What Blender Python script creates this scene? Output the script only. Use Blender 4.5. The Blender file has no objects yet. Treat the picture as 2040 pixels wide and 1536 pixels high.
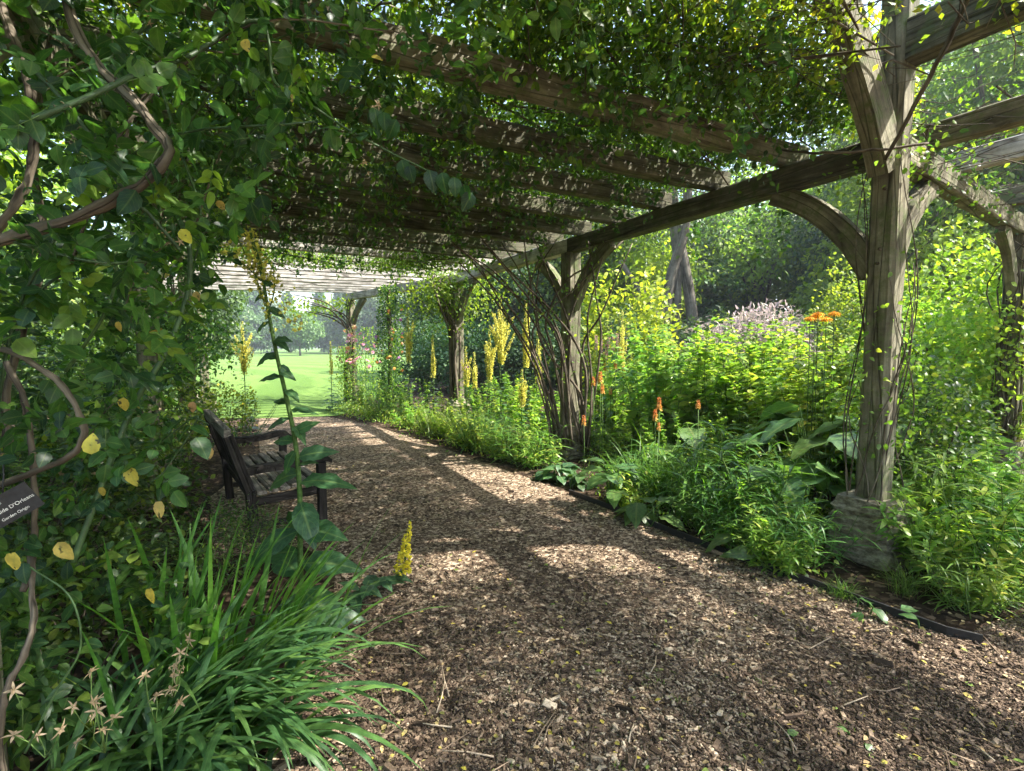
EXPOSURE = 1.85
import bpy, math, random
import numpy as np
from mathutils import Vector, Matrix, Quaternion
RS = np.random.default_rng(7)
random.seed(7)
PI = math.pi
sc = bpy.context.scene
COL = sc.collection
F = 1015.0; CX = 1020.0; CY = 768.0; PITCH = math.radians(4.4); CAMZ = 1.6
cp, sp = math.cos(PITCH), math.sin(PITCH)

def at(px, py, Y):
    """world point seen at photo pixel (px,py) at forward distance Y"""
    xc = (px-CX)/F; yc = (CY-py)/F
    k = Y/(cp+yc*sp)
    return np.array([xc*k, Y, CAMZ+(yc*cp-sp)*k])
def gx(px, Y):
    return (px-CX)/F*(Y*cp+CAMZ*sp)
def proj(p):
    p = np.asarray(p, float).reshape(-1, 3)
    x = p[:, 0]; y = p[:, 1]; z = p[:, 2]-CAMZ
    d = y*cp - z*sp; up = y*sp + z*cp
    d = np.where(d < .05, .05, d)
    return CX+F*x/d, CY-F*up/d, d

# ------------------------------------------------------------- materials
def newmat(name):
    m = bpy.data.materials.new(name); m.use_nodes = True
    nt = m.node_tree; nt.nodes.clear()
    out = nt.nodes.new('ShaderNodeOutputMaterial')
    return m, nt, nt.nodes, nt.links, out
def ramp(N, stops, interp='LINEAR'):
    r = N.new('ShaderNodeValToRGB'); cr = r.color_ramp; cr.interpolation = interp
    while len(cr.elements) < len(stops): cr.elements.new(.5)
    for e, (p, c) in zip(cr.elements, stops):
        e.position = p; e.color = (*c, 1)
    return r
def leafmat(name, cols, trans=.42, rough=.45, tgain=(1.5, 1.7, .6), spots=None, spec=.4, vein=.25):
    """cols: ramp over the per-leaf tint; real thin-leaf transmission"""
    m, nt, N, L, out = newmat(name)
    a = N.new('ShaderNodeAttribute'); a.attribute_name = 'tint'
    oi = N.new('ShaderNodeObjectInfo')
    r = ramp(N, [(i/(len(cols)-1), c) for i, c in enumerate(cols)])
    L.new(a.outputs['Fac'], r.inputs[0])
    uv = N.new('ShaderNodeAttribute'); uv.attribute_name = 'luv'
    sx = N.new('ShaderNodeSeparateXYZ'); L.new(uv.outputs['Vector'], sx.inputs[0])
    # midrib and side veins
    ab = N.new('ShaderNodeMath'); ab.operation = 'ABSOLUTE'; L.new(sx.outputs[0], ab.inputs[0])
    mr = N.new('ShaderNodeMapRange'); mr.inputs[1].default_value = 0; mr.inputs[2].default_value = .14
    mr.inputs[3].default_value = 1; mr.inputs[4].default_value = 0; L.new(ab.outputs[0], mr.inputs[0])
    sv = N.new('ShaderNodeMath'); sv.operation = 'MULTIPLY_ADD'; sv.inputs[1].default_value = -.35
    L.new(ab.outputs[0], sv.inputs[0]); L.new(sx.outputs[1], sv.inputs[2])
    s2 = N.new('ShaderNodeMath'); s2.operation = 'MULTIPLY'; s2.inputs[1].default_value = 7.; L.new(sv.outputs[0], s2.inputs[0])
    fr = N.new('ShaderNodeMath'); fr.operation = 'PINGPONG'; fr.inputs[1].default_value = .5; L.new(s2.outputs[0], fr.inputs[0])
    m2 = N.new('ShaderNodeMapRange'); m2.inputs[1].default_value = 0; m2.inputs[2].default_value = .1
    m2.inputs[3].default_value = .5; m2.inputs[4].default_value = 0; L.new(fr.outputs[0], m2.inputs[0])
    mx = N.new('ShaderNodeMath'); mx.operation = 'MAXIMUM'; L.new(mr.outputs[0], mx.inputs[0]); L.new(m2.outputs[0], mx.inputs[1])
    vm = N.new('ShaderNodeMath'); vm.operation = 'MULTIPLY'; vm.inputs[1].default_value = vein; L.new(mx.outputs[0], vm.inputs[0])
    g = N.new('ShaderNodeNewGeometry')
    nz = N.new('ShaderNodeTexNoise'); nz.inputs['Scale'].default_value = 45; nz.inputs['Detail'].default_value = 3
    tc = N.new('ShaderNodeTexCoord'); L.new(tc.outputs['Object'], nz.inputs['Vector'])
    nr = N.new('ShaderNodeMapRange'); nr.inputs[1].default_value = .3; nr.inputs[2].default_value = .7
    nr.inputs[3].default_value = .72; nr.inputs[4].default_value = 1.28; L.new(nz.outputs[0], nr.inputs[0])
    mm = N.new('ShaderNodeVectorMath'); mm.operation = 'SCALE'; L.new(r.outputs[0], mm.inputs[0]); L.new(nr.outputs[0], mm.inputs['Scale'])
    vc = N.new('ShaderNodeMix'); vc.data_type = 'RGBA'; L.new(vm.outputs[0], vc.inputs[0]); L.new(mm.outputs[0], vc.inputs[6])
    vc.inputs[7].default_value = (.3, .36, .12, 1)
    hs = N.new('ShaderNodeHueSaturation'); L.new(vc.outputs[2], hs.inputs['Color'])
    hr = N.new('ShaderNodeMapRange'); hr.inputs[3].default_value = .472; hr.inputs[4].default_value = .518
    L.new(oi.outputs['Random'], hr.inputs[0]); L.new(hr.outputs[0], hs.inputs['Hue'])
    wn = N.new('ShaderNodeMath'); wn.operation = 'MULTIPLY'; wn.inputs[1].default_value = 7.31; L.new(oi.outputs['Random'], wn.inputs[0])
    wf = N.new('ShaderNodeMath'); wf.operation = 'FRACT'; L.new(wn.outputs[0], wf.inputs[0])
    wr = N.new('ShaderNodeMapRange'); wr.inputs[3].default_value = .82; wr.inputs[4].default_value = 1.25; L.new(wf.outputs[0], wr.inputs[0]); L.new(wr.outputs[0], hs.inputs['Value'])
    col = hs.outputs[0]
    if spots:
        n3 = N.new('ShaderNodeTexNoise'); n3.inputs['Scale'].default_value = 75; n3.inputs['Detail'].default_value = 1
        L.new(tc.outputs['Object'], n3.inputs['Vector'])
        s3 = N.new('ShaderNodeMapRange'); s3.inputs[1].default_value = .62; s3.inputs[2].default_value = .68; L.new(n3.outputs[0], s3.inputs[0])
        sm = N.new('ShaderNodeMix'); sm.data_type = 'RGBA'; L.new(s3.outputs[0], sm.inputs[0]); L.new(col, sm.inputs[6])
        sm.inputs[7].default_value = (*spots, 1); col = sm.outputs[2]
    p = N.new('ShaderNodeBsdfPrincipled'); L.new(col, p.inputs['Base Color'])
    p.inputs['Roughness'].default_value = rough; p.inputs['Specular IOR Level'].default_value = spec
    bp = N.new('ShaderNodeBump'); bp.inputs['Strength'].default_value = .35; bp.inputs['Distance'].default_value = .002
    L.new(vm.outputs[0], bp.inputs['Height']); L.new(bp.outputs[0], p.inputs['Normal'])
    t = N.new('ShaderNodeBsdfTranslucent')
    tm = N.new('ShaderNodeVectorMath'); tm.operation = 'MULTIPLY'; tm.inputs[1].default_value = tgain; L.new(col, tm.inputs[0])
    L.new(tm.outputs[0], t.inputs['Color'])
    ms = N.new('ShaderNodeMixShader'); ms.inputs[0].default_value = trans
    L.new(p.outputs[0], ms.inputs[1]); L.new(t.outputs[0], ms.inputs[2]); L.new(ms.outputs[0], out.inputs[0])
    return m
def woodmat(name, cols, scale=1., rough=.85, axis=0, moss=None, bump=.6, dist=.01, attr=False):
    m, nt, N, L, out = newmat(name)
    tc = N.new('ShaderNodeTexCoord'); oi = N.new('ShaderNodeObjectInfo')
    at_ = N.new('ShaderNodeAttribute'); at_.attribute_name = 'luv'
    ad = N.new('ShaderNodeVectorMath'); ad.operation = 'ADD'; L.new(at_.outputs['Vector'] if attr else tc.outputs['Object'], ad.inputs[0])
    cm = N.new('ShaderNodeMath'); cm.operation = 'MULTIPLY'; cm.inputs[1].default_value = 37.; L.new(oi.outputs['Random'], cm.inputs[0])
    L.new(cm.outputs[0], ad.inputs[1])
    mp = N.new('ShaderNodeMapping'); s = [28*scale]*3; s[axis] = 1.6*scale; mp.inputs['Scale'].default_value = s
    L.new(ad.outputs[0], mp.inputs[0])
    n1 = N.new('ShaderNodeTexNoise'); n1.inputs['Scale'].default_value = 1.; n1.inputs['Detail'].default_value = 6; n1.inputs['Roughness'].default_value = .65
    L.new(mp.outputs[0], n1.inputs['Vector'])
    r = ramp(N, [(.28+.44*i/(len(cols)-1), c) for i, c in enumerate(cols)]); L.new(n1.outputs[0], r.inputs[0])
    n2 = N.new('ShaderNodeTexNoise'); n2.inputs['Scale'].default_value = 3.2; n2.inputs['Detail'].default_value = 7; n2.inputs['Roughness'].default_value = .7
    L.new(ad.outputs[0], n2.inputs['Vector'])
    r2 = ramp(N, [(.35, (.45, .42, .38)), (.6, (1.15, 1.12, 1.08))]); L.new(n2.outputs[0], r2.inputs[0])
    mu = N.new('ShaderNodeMix'); mu.data_type = 'RGBA'; mu.blend_type = 'MULTIPLY'; mu.inputs[0].default_value = 1
    L.new(r.outputs[0], mu.inputs[6]); L.new(r2.outputs[0], mu.inputs[7])
    # splits along the grain
    mp2 = N.new('ShaderNodeMapping'); s = [13*scale]*3; s[axis] = .55*scale; mp2.inputs['Scale'].default_value = s; L.new(ad.outputs[0], mp2.inputs[0])
    vo = N.new('ShaderNodeTexVoronoi'); vo.feature = 'DISTANCE_TO_EDGE'; vo.inputs['Scale'].default_value = 1.; L.new(mp2.outputs[0], vo.inputs['Vector'])
    cr = ramp(N, [(0., (.16, .14, .12)), (.045, (1, 1, 1))]); L.new(vo.outputs['Distance'], cr.inputs[0])
    mu2 = N.new('ShaderNodeMix'); mu2.data_type = 'RGBA'; mu2.blend_type = 'MULTIPLY'; mu2.inputs[0].default_value = .75
    L.new(mu.outputs[2], mu2.inputs[6]); L.new(cr.outputs[0], mu2.inputs[7])
    col = mu2.outputs[2]
    if moss:
        n4 = N.new('ShaderNodeTexNoise'); n4.inputs['Scale'].default_value = 5.; n4.inputs['Detail'].default_value = 8; n4.inputs['Roughness'].default_value = .75
        L.new(ad.outputs[0], n4.inputs['Vector'])
        r4 = ramp(N, [(.5, (0, 0, 0)), (.62, (1, 1, 1))]); L.new(n4.outputs[0], r4.inputs[0])
        mo = N.new('ShaderNodeMix'); mo.data_type = 'RGBA'; L.new(r4.outputs[0], mo.inputs[0]); L.new(col, mo.inputs[6]); mo.inputs[7].default_value = (*moss, 1)
        col = mo.outputs[2]
    p = N.new('ShaderNodeBsdfPrincipled'); p.inputs['Roughness'].default_value = rough; p.inputs['Specular IOR Level'].default_value = .25
    L.new(col, p.inputs['Base Color'])
    sm = N.new('ShaderNodeMath'); sm.operation = 'MULTIPLY_ADD'; sm.inputs[1].default_value = .6; L.new(n1.outputs[0], sm.inputs[0]); L.new(cr.outputs[0], sm.inputs[2])
    b = N.new('ShaderNodeBump'); b.inputs['Strength'].default_value = bump; b.inputs['Distance'].default_value = dist
    L.new(sm.outputs[0], b.inputs['Height']); L.new(b.outputs[0], p.inputs['Normal'])
    L.new(p.outputs[0], out.inputs[0]); return m
def tintmat(name, cols, rough=.85, spec=.2, trans=0, noise=60):
    m, nt, N, L, out = newmat(name)
    a = N.new('ShaderNodeAttribute'); a.attribute_name = 'tint'
    r = ramp(N, [(i/max(1, len(cols)-1), c) for i, c in enumerate(cols)]); L.new(a.outputs['Fac'], r.inputs[0])
    nz = N.new('ShaderNodeTexNoise'); nz.inputs['Scale'].default_value = noise; nz.inputs['Detail'].default_value = 4
    tc = N.new('ShaderNodeTexCoord'); L.new(tc.outputs['Object'], nz.inputs['Vector'])
    nr = N.new('ShaderNodeMapRange'); nr.inputs[1].default_value = .3; nr.inputs[2].default_value = .7
    nr.inputs[3].default_value = .6; nr.inputs[4].default_value = 1.3; L.new(nz.outputs[0], nr.inputs[0])
    mm = N.new('ShaderNodeVectorMath'); mm.operation = 'SCALE'; L.new(r.outputs[0], mm.inputs[0]); L.new(nr.outputs[0], mm.inputs['Scale'])
    p = N.new('ShaderNodeBsdfPrincipled'); p.inputs['Roughness'].default_value = rough; p.inputs['Specular IOR Level'].default_value = spec
    L.new(mm.outputs[0], p.inputs['Base Color'])
    b = N.new('ShaderNodeBump'); b.inputs['Strength'].default_value = .5; b.inputs['Distance'].default_value = .003
    L.new(nz.outputs[0], b.inputs['Height']); L.new(b.outputs[0], p.inputs['Normal'])
    if trans:
        t = N.new('ShaderNodeBsdfTranslucent'); L.new(mm.outputs[0], t.inputs['Color'])
        ms = N.new('ShaderNodeMixShader'); ms.inputs[0].default_value = trans
        L.new(p.outputs[0], ms.inputs[1]); L.new(t.outputs[0], ms.inputs[2]); L.new(ms.outputs[0], out.inputs[0])
    else:
        L.new(p.outputs[0], out.inputs[0])
    return m

# ------------------------------------------------------------- geometry
def nrm(v):
    return v/np.maximum(np.linalg.norm(v, axis=-1, keepdims=True), 1e-9)
class G:
    """collects triangles for ONE mesh"""
    def __init__(s): s.v = []; s.f = []; s.t = []; s.u = []; s.n = 0
    def raw(s, v, f, tint=.5, uv=None):
        v = np.asarray(v, float).reshape(-1, 3); f = np.asarray(f, int).reshape(-1, 3)
        s.v.append(v); s.f.append(f+s.n); s.n += len(v)
        s.t.append(np.broadcast_to(np.asarray(tint, float), (len(v),)).copy())
        s.u.append(np.zeros((len(v), 3)) + [1, .5, 0] if uv is None else uv)
    def leaves(s, T, P, D, Nn, S, tint):
        P = np.atleast_2d(np.asarray(P, float)); n = len(P)
        if n == 0: return
        D = nrm(np.broadcast_to(np.asarray(D, float), (n, 3))); Nn = np.broadcast_to(np.asarray(Nn, float), (n, 3))
        S = np.broadcast_to(np.asarray(S, float), (n,)); tint = np.broadcast_to(np.asarray(tint, float), (n,))
        X = nrm(np.cross(D, Nn)+1e-6); Z = np.cross(X, D)
        tv, tf, tu = T; m = len(tv)
        V = P[:, None, :] + S[:, None, None]*(tv[None, :, 0:1]*X[:, None, :] + tv[None, :, 1:2]*D[:, None, :] + tv[None, :, 2:3]*Z[:, None, :])
        Fa = tf[None] + (np.arange(n)*m)[:, None, None]
        s.v.append(V.reshape(-1, 3)); s.f.append(Fa.reshape(-1, 3)+s.n); s.n += n*m
        s.t.append(np.repeat(tint, m)); s.u.append(np.tile(tu, (n, 1)))
    def tube(s, pts, rad, k=6, tint=.5, cap=True):
        pts = np.asarray(pts, float); n = len(pts)
        rad = np.broadcast_to(np.asarray(rad, float), (n,))
        T = nrm(np.gradient(pts, axis=0)); ref = np.array([.13, .21, .97]) if abs(T[0][2]) < .9 else np.array([.97, .2, .1])
        a = np.arange(k)/k*2*PI; V = []
        X = None
        for i in range(n):
            if X is None: X = nrm(np.cross(T[i], ref))
            else: X = nrm(X-T[i]*np.dot(X, T[i]))
            Y = np.cross(T[i], X)
            V.append(pts[i]+rad[i]*(np.cos(a)[:, None]*X+np.sin(a)[:, None]*Y))
        V = np.concatenate(V); f = []; ln_ = np.concatenate([[0], np.cumsum(np.linalg.norm(np.diff(pts, axis=0), axis=1))])
        uv = np.stack([np.tile(np.cos(a), n)*np.repeat(rad, k), np.tile(np.sin(a), n)*np.repeat(rad, k), np.repeat(ln_, k)], 1)+[pts[0][0], pts[0][1], 0]
        for i in range(n-1):
            for j in range(k):
                p = i*k+j; q = i*k+(j+1) % k
                f += [(p, q, q+k), (p, q+k, p+k)]
        if cap:
            V = np.concatenate([V, pts[:1], pts[-1:]]); uv = np.concatenate([uv, uv[:1], uv[-1:]])
            for j in range(k):
                f.append((n*k, (j+1) % k, j)); f.append((n*k+1, (n-1)*k+j, (n-1)*k+(j+1) % k))
        s.raw(V, f, tint, uv)
    def box(s, c, d, R=None, tint=.5):
        v = np.array([[x, y, z] for x in (-.5, .5) for y in (-.5, .5) for z in (-.5, .5)])*np.array(d)
        if R is not None: v = v@np.asarray(R).T
        f = [(0, 1, 3), (0, 3, 2), (4, 6, 7), (4, 7, 5), (0, 4, 5), (0, 5, 1), (2, 3, 7), (2, 7, 6), (0, 2, 6), (0, 6, 4), (1, 5, 7), (1, 7, 3)]
        s.raw(v+np.asarray(c), f, tint)
    def ribbons(s, P, az, el, Ln, W, droop, nseg=7, tint=.5, fold=.0, twist=0., side=None):
        """arching blades: P (n,3) bases"""
        P = np.atleast_2d(P); n = len(P)
        bc = lambda a: np.broadcast_to(np.asarray(a, float), (n,))
        az, el, Ln, W, droop, tint, twist = map(bc, (az, el, Ln, W, droop, tint, twist))
        pos = P.astype(float).copy(); rows = []
        for i in range(nseg+1):
            q = i/nseg
            e = el-droop*q**1.5
            h = np.stack([np.cos(az)*np.cos(e), np.sin(az)*np.cos(e), np.sin(e)], 1)
            tw = az+PI/2+twist*q
            sd = np.stack([np.cos(tw), np.sin(tw), 0*tw], 1)
            w = W*(.55+.9*q if q < .4 else .91*(1-((q-.4)/.6)**2.2))*.5
            w = np.maximum(w, .0003)
            up = np.cross(sd, h)
            rows.append(pos - sd*w[:, None] + up*(fold*w)[:, None]); rows.append(pos.copy()); rows.append(pos + sd*w[:, None] + up*(fold*w)[:, None])
            pos = pos + h*(Ln/nseg)[:, None]
        V = np.stack(rows, 1)  # n, 3(nseg+1), 3
        m = V.shape[1]; f = []
        for i in range(nseg):
            a = 3*i
            f += [(a, a+1, a+4), (a, a+4, a+3), (a+1, a+2, a+5), (a+1, a+5, a+4)]
        f = np.array(f); u = np.array([[x, i/nseg, 0] for i in range(nseg+1) for x in (-1, 0, 1)], float)
        Fa = f[None]+(np.arange(n)*m)[:, None, None]
        s.v.append(V.reshape(-1, 3)); s.f.append(Fa.reshape(-1, 3)+s.n); s.n += n*m
        s.t.append(np.repeat(tint, m)); s.u.append(np.tile(u, (n, 1)))
    def obj(s, name, mat, parent=None, smooth=True, world=True, **kw):
        v = np.concatenate(s.v); f = np.concatenate(s.f); t = np.concatenate(s.t); u = np.concatenate(s.u)
        if parent is not None and world:
            v = (v-np.array(parent.location))
            rz = parent.rotation_euler.z
            if rz: c, q = math.cos(-rz), math.sin(-rz); v = v@np.array([[c, -q, 0], [q, c, 0], [0, 0, 1]]).T
        me = bpy.data.meshes.new(name)
        me.vertices.add(len(v)); me.vertices.foreach_set('co', v.astype(np.float32).ravel())
        me.loops.add(len(f)*3); me.loops.foreach_set('vertex_index', f.astype(np.int32).ravel())
        me.polygons.add(len(f)); me.polygons.foreach_set('loop_start', np.arange(0, len(f)*3, 3, dtype=np.int32))
        me.polygons.foreach_set('use_smooth', np.full(len(f), smooth))
        a = me.attributes.new('tint', 'FLOAT', 'POINT'); a.data.foreach_set('value', np.clip(t, 0, 1).astype(np.float32))
        a = me.attributes.new('luv', 'FLOAT_VECTOR', 'POINT'); a.data.foreach_set('vector', u.astype(np.float32).ravel())
        me.update(calc_edges=True); me.materials.append(mat)
        o = bpy.data.objects.new(name, me); COL.objects.link(o)
        if parent is not None: o.parent = parent
        for k, w in kw.items(): o[k] = w
        return o
def thing(name, label, cat, loc=(0, 0, 0), rz=0, group=None, scale=1):
    o = bpy.data.objects.new(name, None); COL.objects.link(o); o.empty_display_size = .1
    o.location = [float(q) for q in loc]; o.rotation_euler = (0, 0, rz); o.scale = (scale,)*3
    o['label'] = label; o['category'] = cat
    if group: o['group'] = group
    return o
def tag(o, label, cat, group=None):
    o['label'] = label; o['category'] = cat
    if group: o['group'] = group
    return o
def copy_tree(o, loc=None, rz=None, scale=None, label=None, group=None, parent=None):
    c = o.copy(); COL.objects.link(c); c.parent = parent
    if loc is not None: c.location = [float(q) for q in loc]
    if rz is not None: c.rotation_euler = (0, 0, rz)
    if scale is not None: c.scale = (scale,)*3 if np.isscalar(scale) else scale
    if label: c['label'] = label
    if group: c['group'] = group
    for ch in [x for x in bpy.data.objects if x.parent == o]: copy_tree(ch, parent=c)
    return c
def leaf_t(rows=2, w=.5, fold=.3, curl=.25, pk=.42, serr=0., wave=0., k=1.):
    """leaf of unit length; w = width/length; pk = where it is widest"""
    V = [(0, 0, 0)]; U = [(0, 0, 0)]; ys = [(i+1)/(rows+1) for i in range(rows)]
    a = math.log(.5)/math.log(pk)
    for i, y in enumerate(ys):
        h = w/2*math.sin(PI*y**a)**k
        h2 = h*(1+(serr if i % 2 else -serr)); z = -curl*y*y; wv = wave*math.sin(i*2.1)
        V += [(-h2, y-(.03 if i % 2 else 0)*bool(serr), z+fold*h+wv), (0, y, z), (h2, y-(.03 if i % 2 else 0)*bool(serr), z+fold*h-wv)]
        U += [(-1, y, 0), (0, y, 0), (1, y, 0)]
    V.append((0, 1, -curl)); U.append((0, 1, 0)); f = [(0, 2, 1), (0, 3, 2)]
    for i in range(rows-1):
        b = 1+3*i
        f += [(b, b+1, b+4), (b, b+4, b+3), (b+1, b+2, b+5), (b+1, b+5, b+4)]
    b = 1+3*(rows-1); t = len(V)-1
    f += [(b, b+1, t), (b+1, b+2, t)]
    return np.array(V, float), np.array(f), np.array(U, float)
def rnd_dirs(n, up=0., spread=1.):
    d = RS.normal(size=(n, 3)); d = nrm(d)*spread; d[:, 2] += up
    return nrm(d)
def smooth_path(pts, n=20):
    """Catmull-Rom through the points"""
    p = [np.asarray(q, float) for q in pts]; p = [2*p[0]-p[1]]+p+[2*p[-1]-p[-2]]
    out = []; segs = len(p)-3; per = max(2, n//segs)
    for i in range(segs):
        a, b, c, d = p[i:i+4]
        for j in range(per):
            t = j/per
            out.append(.5*((2*b)+(c-a)*t+(2*a-5*b+4*c-d)*t*t+(3*b-a-3*c+d)*t**3))
    out.append(p[-2]); return np.array(out)
def compound(g, T, P, D, Nn, S, tint, pairs=2, st=None, sg=None):
    """pinnate leaves (rose, ash, wisteria): leaflets in pairs with one at the tip"""
    P = np.atleast_2d(P); n = len(P); D = nrm(D); X = nrm(np.cross(D, Nn)+1e-6)
    S = np.broadcast_to(S, (n,)); tint = np.broadcast_to(tint, (n,))
    Ln = S*(.9+.55*pairs)
    for k in range(pairs):
        y = Ln*(.35+.5*k/max(1, pairs))
        for sd in (-1, 1):
            j = RS.normal(size=(n, 3))*.18
            g.leaves(T, P+D*y[:, None], D*.55+X*sd+j, Nn+RS.normal(size=(n, 3))*.3, S*RS.uniform(.75, 1, n), tint+RS.normal(size=n)*.05)
    g.leaves(T, P+D*Ln[:, None]*.92, D+RS.normal(size=(n, 3))*.12, Nn, S*1.05, tint)
    if sg is not None:
        v = np.stack([P-X*.001*1, P+X*.001, P+D*Ln[:, None]], 1).reshape(-1, 3)
        f = np.arange(n*3).reshape(-1, 3); sg.raw(v, f, .6)
def in_poly(x, y, poly):
    poly = np.asarray(poly); ins = np.zeros(len(x), bool); j = len(poly)-1
    for i in range(len(poly)):
        xi, yi = poly[i]; xj, yj = poly[j]
        c = ((yi > y) != (yj > y)) & (x < (xj-xi)*(y-yi)/((yj-yi)+1e-12)+xi)
        ins ^= c; j = i
    return ins
# ------------------------------------------------------------- camera, light
cam = bpy.data.cameras.new('camera'); co = bpy.data.objects.new('camera', cam); COL.objects.link(co)
cam.sensor_width = 36; cam.lens = 36*F/2040; cam.clip_end = 2000; cam.clip_start = .02
co.location = (0, 0, CAMZ); co.rotation_euler = (PI/2-PITCH, 0, 0); sc.camera = co
SUN_EL = math.radians(51); SUN_AZ = math.radians(98)     # clockwise from +Y
w = bpy.data.worlds.new('World'); sc.world = w; w.use_nodes = True
N = w.node_tree.nodes; L = w.node_tree.links; N.clear()
sky = N.new('ShaderNodeTexSky'); sky.sky_type = 'NISHITA'; sky.sun_disc = False
sky.sun_elevation = SUN_EL; sky.sun_rotation = SUN_AZ; sky.air_density = 1.2; sky.dust_density = 2.5
bg = N.new('ShaderNodeBackground'); bg.inputs[1].default_value = .15; wo = N.new('ShaderNodeOutputWorld')
L.new(sky.outputs[0], bg.inputs[0]); L.new(bg.outputs[0], wo.inputs[0])
sl = bpy.data.lights.new('sun', 'SUN'); sl.energy = 5.0; sl.angle = math.radians(.53); sl.color = (1, .945, .86)
so = bpy.data.objects.new('sun', sl); COL.objects.link(so)
sdir = Vector((math.sin(SUN_AZ)*math.cos(SUN_EL), math.cos(SUN_AZ)*math.cos(SUN_EL), math.sin(SUN_EL)))
so.rotation_euler = sdir.to_track_quat('Z', 'Y').to_euler(); so.location = (10, 0, 20)
vs = sc.view_settings; vs.view_transform = 'Standard'; vs.look = 'None'; vs.exposure = EXPOSURE; vs.gamma = 1
cy = sc.cycles; cy.use_denoising = True; cy.denoiser = 'OPENIMAGEDENOISE'; cy.max_bounces = 8; cy.diffuse_bounces = 5
cy.glossy_bounces = 2; cy.transmission_bounces = 6; cy.transparent_max_bounces = 4; cy.sample_clamp_indirect = 8
cy.use_adaptive_sampling = True; cy.adaptive_threshold = .02; cy.caustics_reflective = False; cy.caustics_refractive = False
try: cy.denoising_input_passes = 'RGB_ALBEDO_NORMAL'; cy.denoising_prefilter = 'ACCURATE'
except Exception: pass

# ------------------------------------------------------------- materials in use
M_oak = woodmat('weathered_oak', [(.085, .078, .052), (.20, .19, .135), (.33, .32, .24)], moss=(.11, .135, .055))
M_oak_shaded = woodmat('shaded_oak', [(.045, .043, .03), (.12, .118, .08), (.23, .225, .16)], moss=(.07, .09, .035))  # same oak, shade under the leafy roof put into a darker colour
M_oak_sunlit = woodmat('sunlit_oak', [(.24, .23, .2), (.5, .48, .44), (.68, .66, .62)])  # same oak, direct sun on bare timbers put into a paler colour
M_bench = woodmat('dark_bench_wood', [(.012, .011, .010), (.032, .028, .026), (.07, .064, .06)], scale=1.5)
M_slat = woodmat('grey_seat_wood', [(.07, .062, .055), (.2, .18, .16), (.33, .3, .27)], scale=1.5)
M_bark = woodmat('vine_bark', [(.045, .038, .028), (.12, .10, .075), (.23, .20, .155)], scale=2.2, axis=2, bump=.8, dist=.004, attr=True)
M_arc = woodmat('weathered_oak_curved', [(.085, .078, .052), (.20, .19, .135), (.33, .32, .24)], moss=(.11, .135, .055), attr=True)
M_trunk = woodmat('tree_bark', [(.07, .062, .05), (.16, .145, .12), (.26, .24, .2)], scale=.5, axis=2, attr=True)
M_cane = tintmat('green_cane', [(.03, .06, .022), (.07, .14, .04), (.16, .13, .07)], rough=.5, spec=.4)
M_stem = tintmat('soft_stem', [(.05, .10, .025), (.11, .2, .05), (.2, .26, .08)], rough=.6, trans=.2)
M_rose = leafmat('rose_leaf', [(.016, .045, .022), (.035, .09, .028), (.08, .16, .03), (.2, .27, .04)], trans=.48, rough=.35)
M_yleaf = leafmat('yellowing_leaf', [(.45, .42, .05), (.6, .5, .08), (.55, .38, .16)], trans=.45, spots=(.1, .09, .04), tgain=(1.2, 1.2, .6))
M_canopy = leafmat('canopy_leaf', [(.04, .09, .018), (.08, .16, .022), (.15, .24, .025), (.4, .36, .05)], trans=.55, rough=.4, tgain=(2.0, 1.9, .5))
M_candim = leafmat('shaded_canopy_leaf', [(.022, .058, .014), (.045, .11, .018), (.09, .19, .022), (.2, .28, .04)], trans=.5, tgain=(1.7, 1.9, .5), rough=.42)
M_lush = leafmat('lush_leaf', [(.08, .17, .04), (.15, .28, .05), (.27, .4, .07), (.45, .45, .09)], trans=.5, rough=.36, spec=.5)
M_lime = leafmat('lime_leaf', [(.08, .16, .03), (.18, .28, .04), (.34, .40, .06)], trans=.5, rough=.45, tgain=(1.5, 1.5, .5))
M_big = leafmat('broad_leaf', [(.05, .13, .045), (.10, .2, .05)], trans=.35, rough=.34, spec=.55, vein=.4)
M_mull = leafmat('mullein_leaf', [(.035, .085, .04), (.07, .15, .05)], trans=.35, rough=.42, vein=.35)
M_blade = leafmat('strap_leaf', [(.045, .11, .025), (.09, .2, .035), (.16, .29, .045)], trans=.4, rough=.38, vein=.1)
M_dlily = leafmat('day_lily_leaf', [(.025, .07, .03), (.045, .12, .035), (.09, .18, .04)], trans=.34, rough=.4, vein=.12)
M_straw = leafmat('pale_grass', [(.08, .16, .05), (.16, .24, .08), (.3, .3, .14)], trans=.35, rough=.5, vein=.05)
M_silver = leafmat('silvery_leaf', [(.24, .19, .18), (.38, .31, .30), (.22, .23, .14)], trans=.35, tgain=(1, 1, 1))
M_mid = leafmat('mid_tree_leaf', [(.07, .15, .04), (.14, .24, .05), (.25, .34, .07)], trans=.5)
M_dark = leafmat('dark_evergreen', [(.035, .08, .04), (.06, .125, .05), (.10, .18, .055)], trans=.35)
M_tree = leafmat('tree_leaf', [(.035, .08, .035), (.06, .12, .04), (.09, .16, .05)], trans=.3)
M_pale = leafmat('pale_tree_leaf', [(.08, .14, .05), (.12, .2, .06), (.17, .25, .08)], trans=.35)
M_yel = tintmat('yellow_petal', [(.7, .6, .04), (.95, .85, .1)], trans=.35, rough=.6)
M_lyel = tintmat('pale_yellow_petal', [(.6, .58, .10), (.88, .82, .2)], trans=.35, rough=.6)
M_org = tintmat('orange_petal', [(.6, .2, .06), (.75, .36, .1), (.7, .5, .12)], trans=.3, rough=.6)
M_gold = tintmat('golden_petal', [(.85, .35, .01), (.95, .5, .02)], trans=.3, rough=.6)
M_pink = tintmat('pink_petal', [(.7, .25, .4), (.85, .5, .6)], trans=.3, rough=.6)
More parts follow.
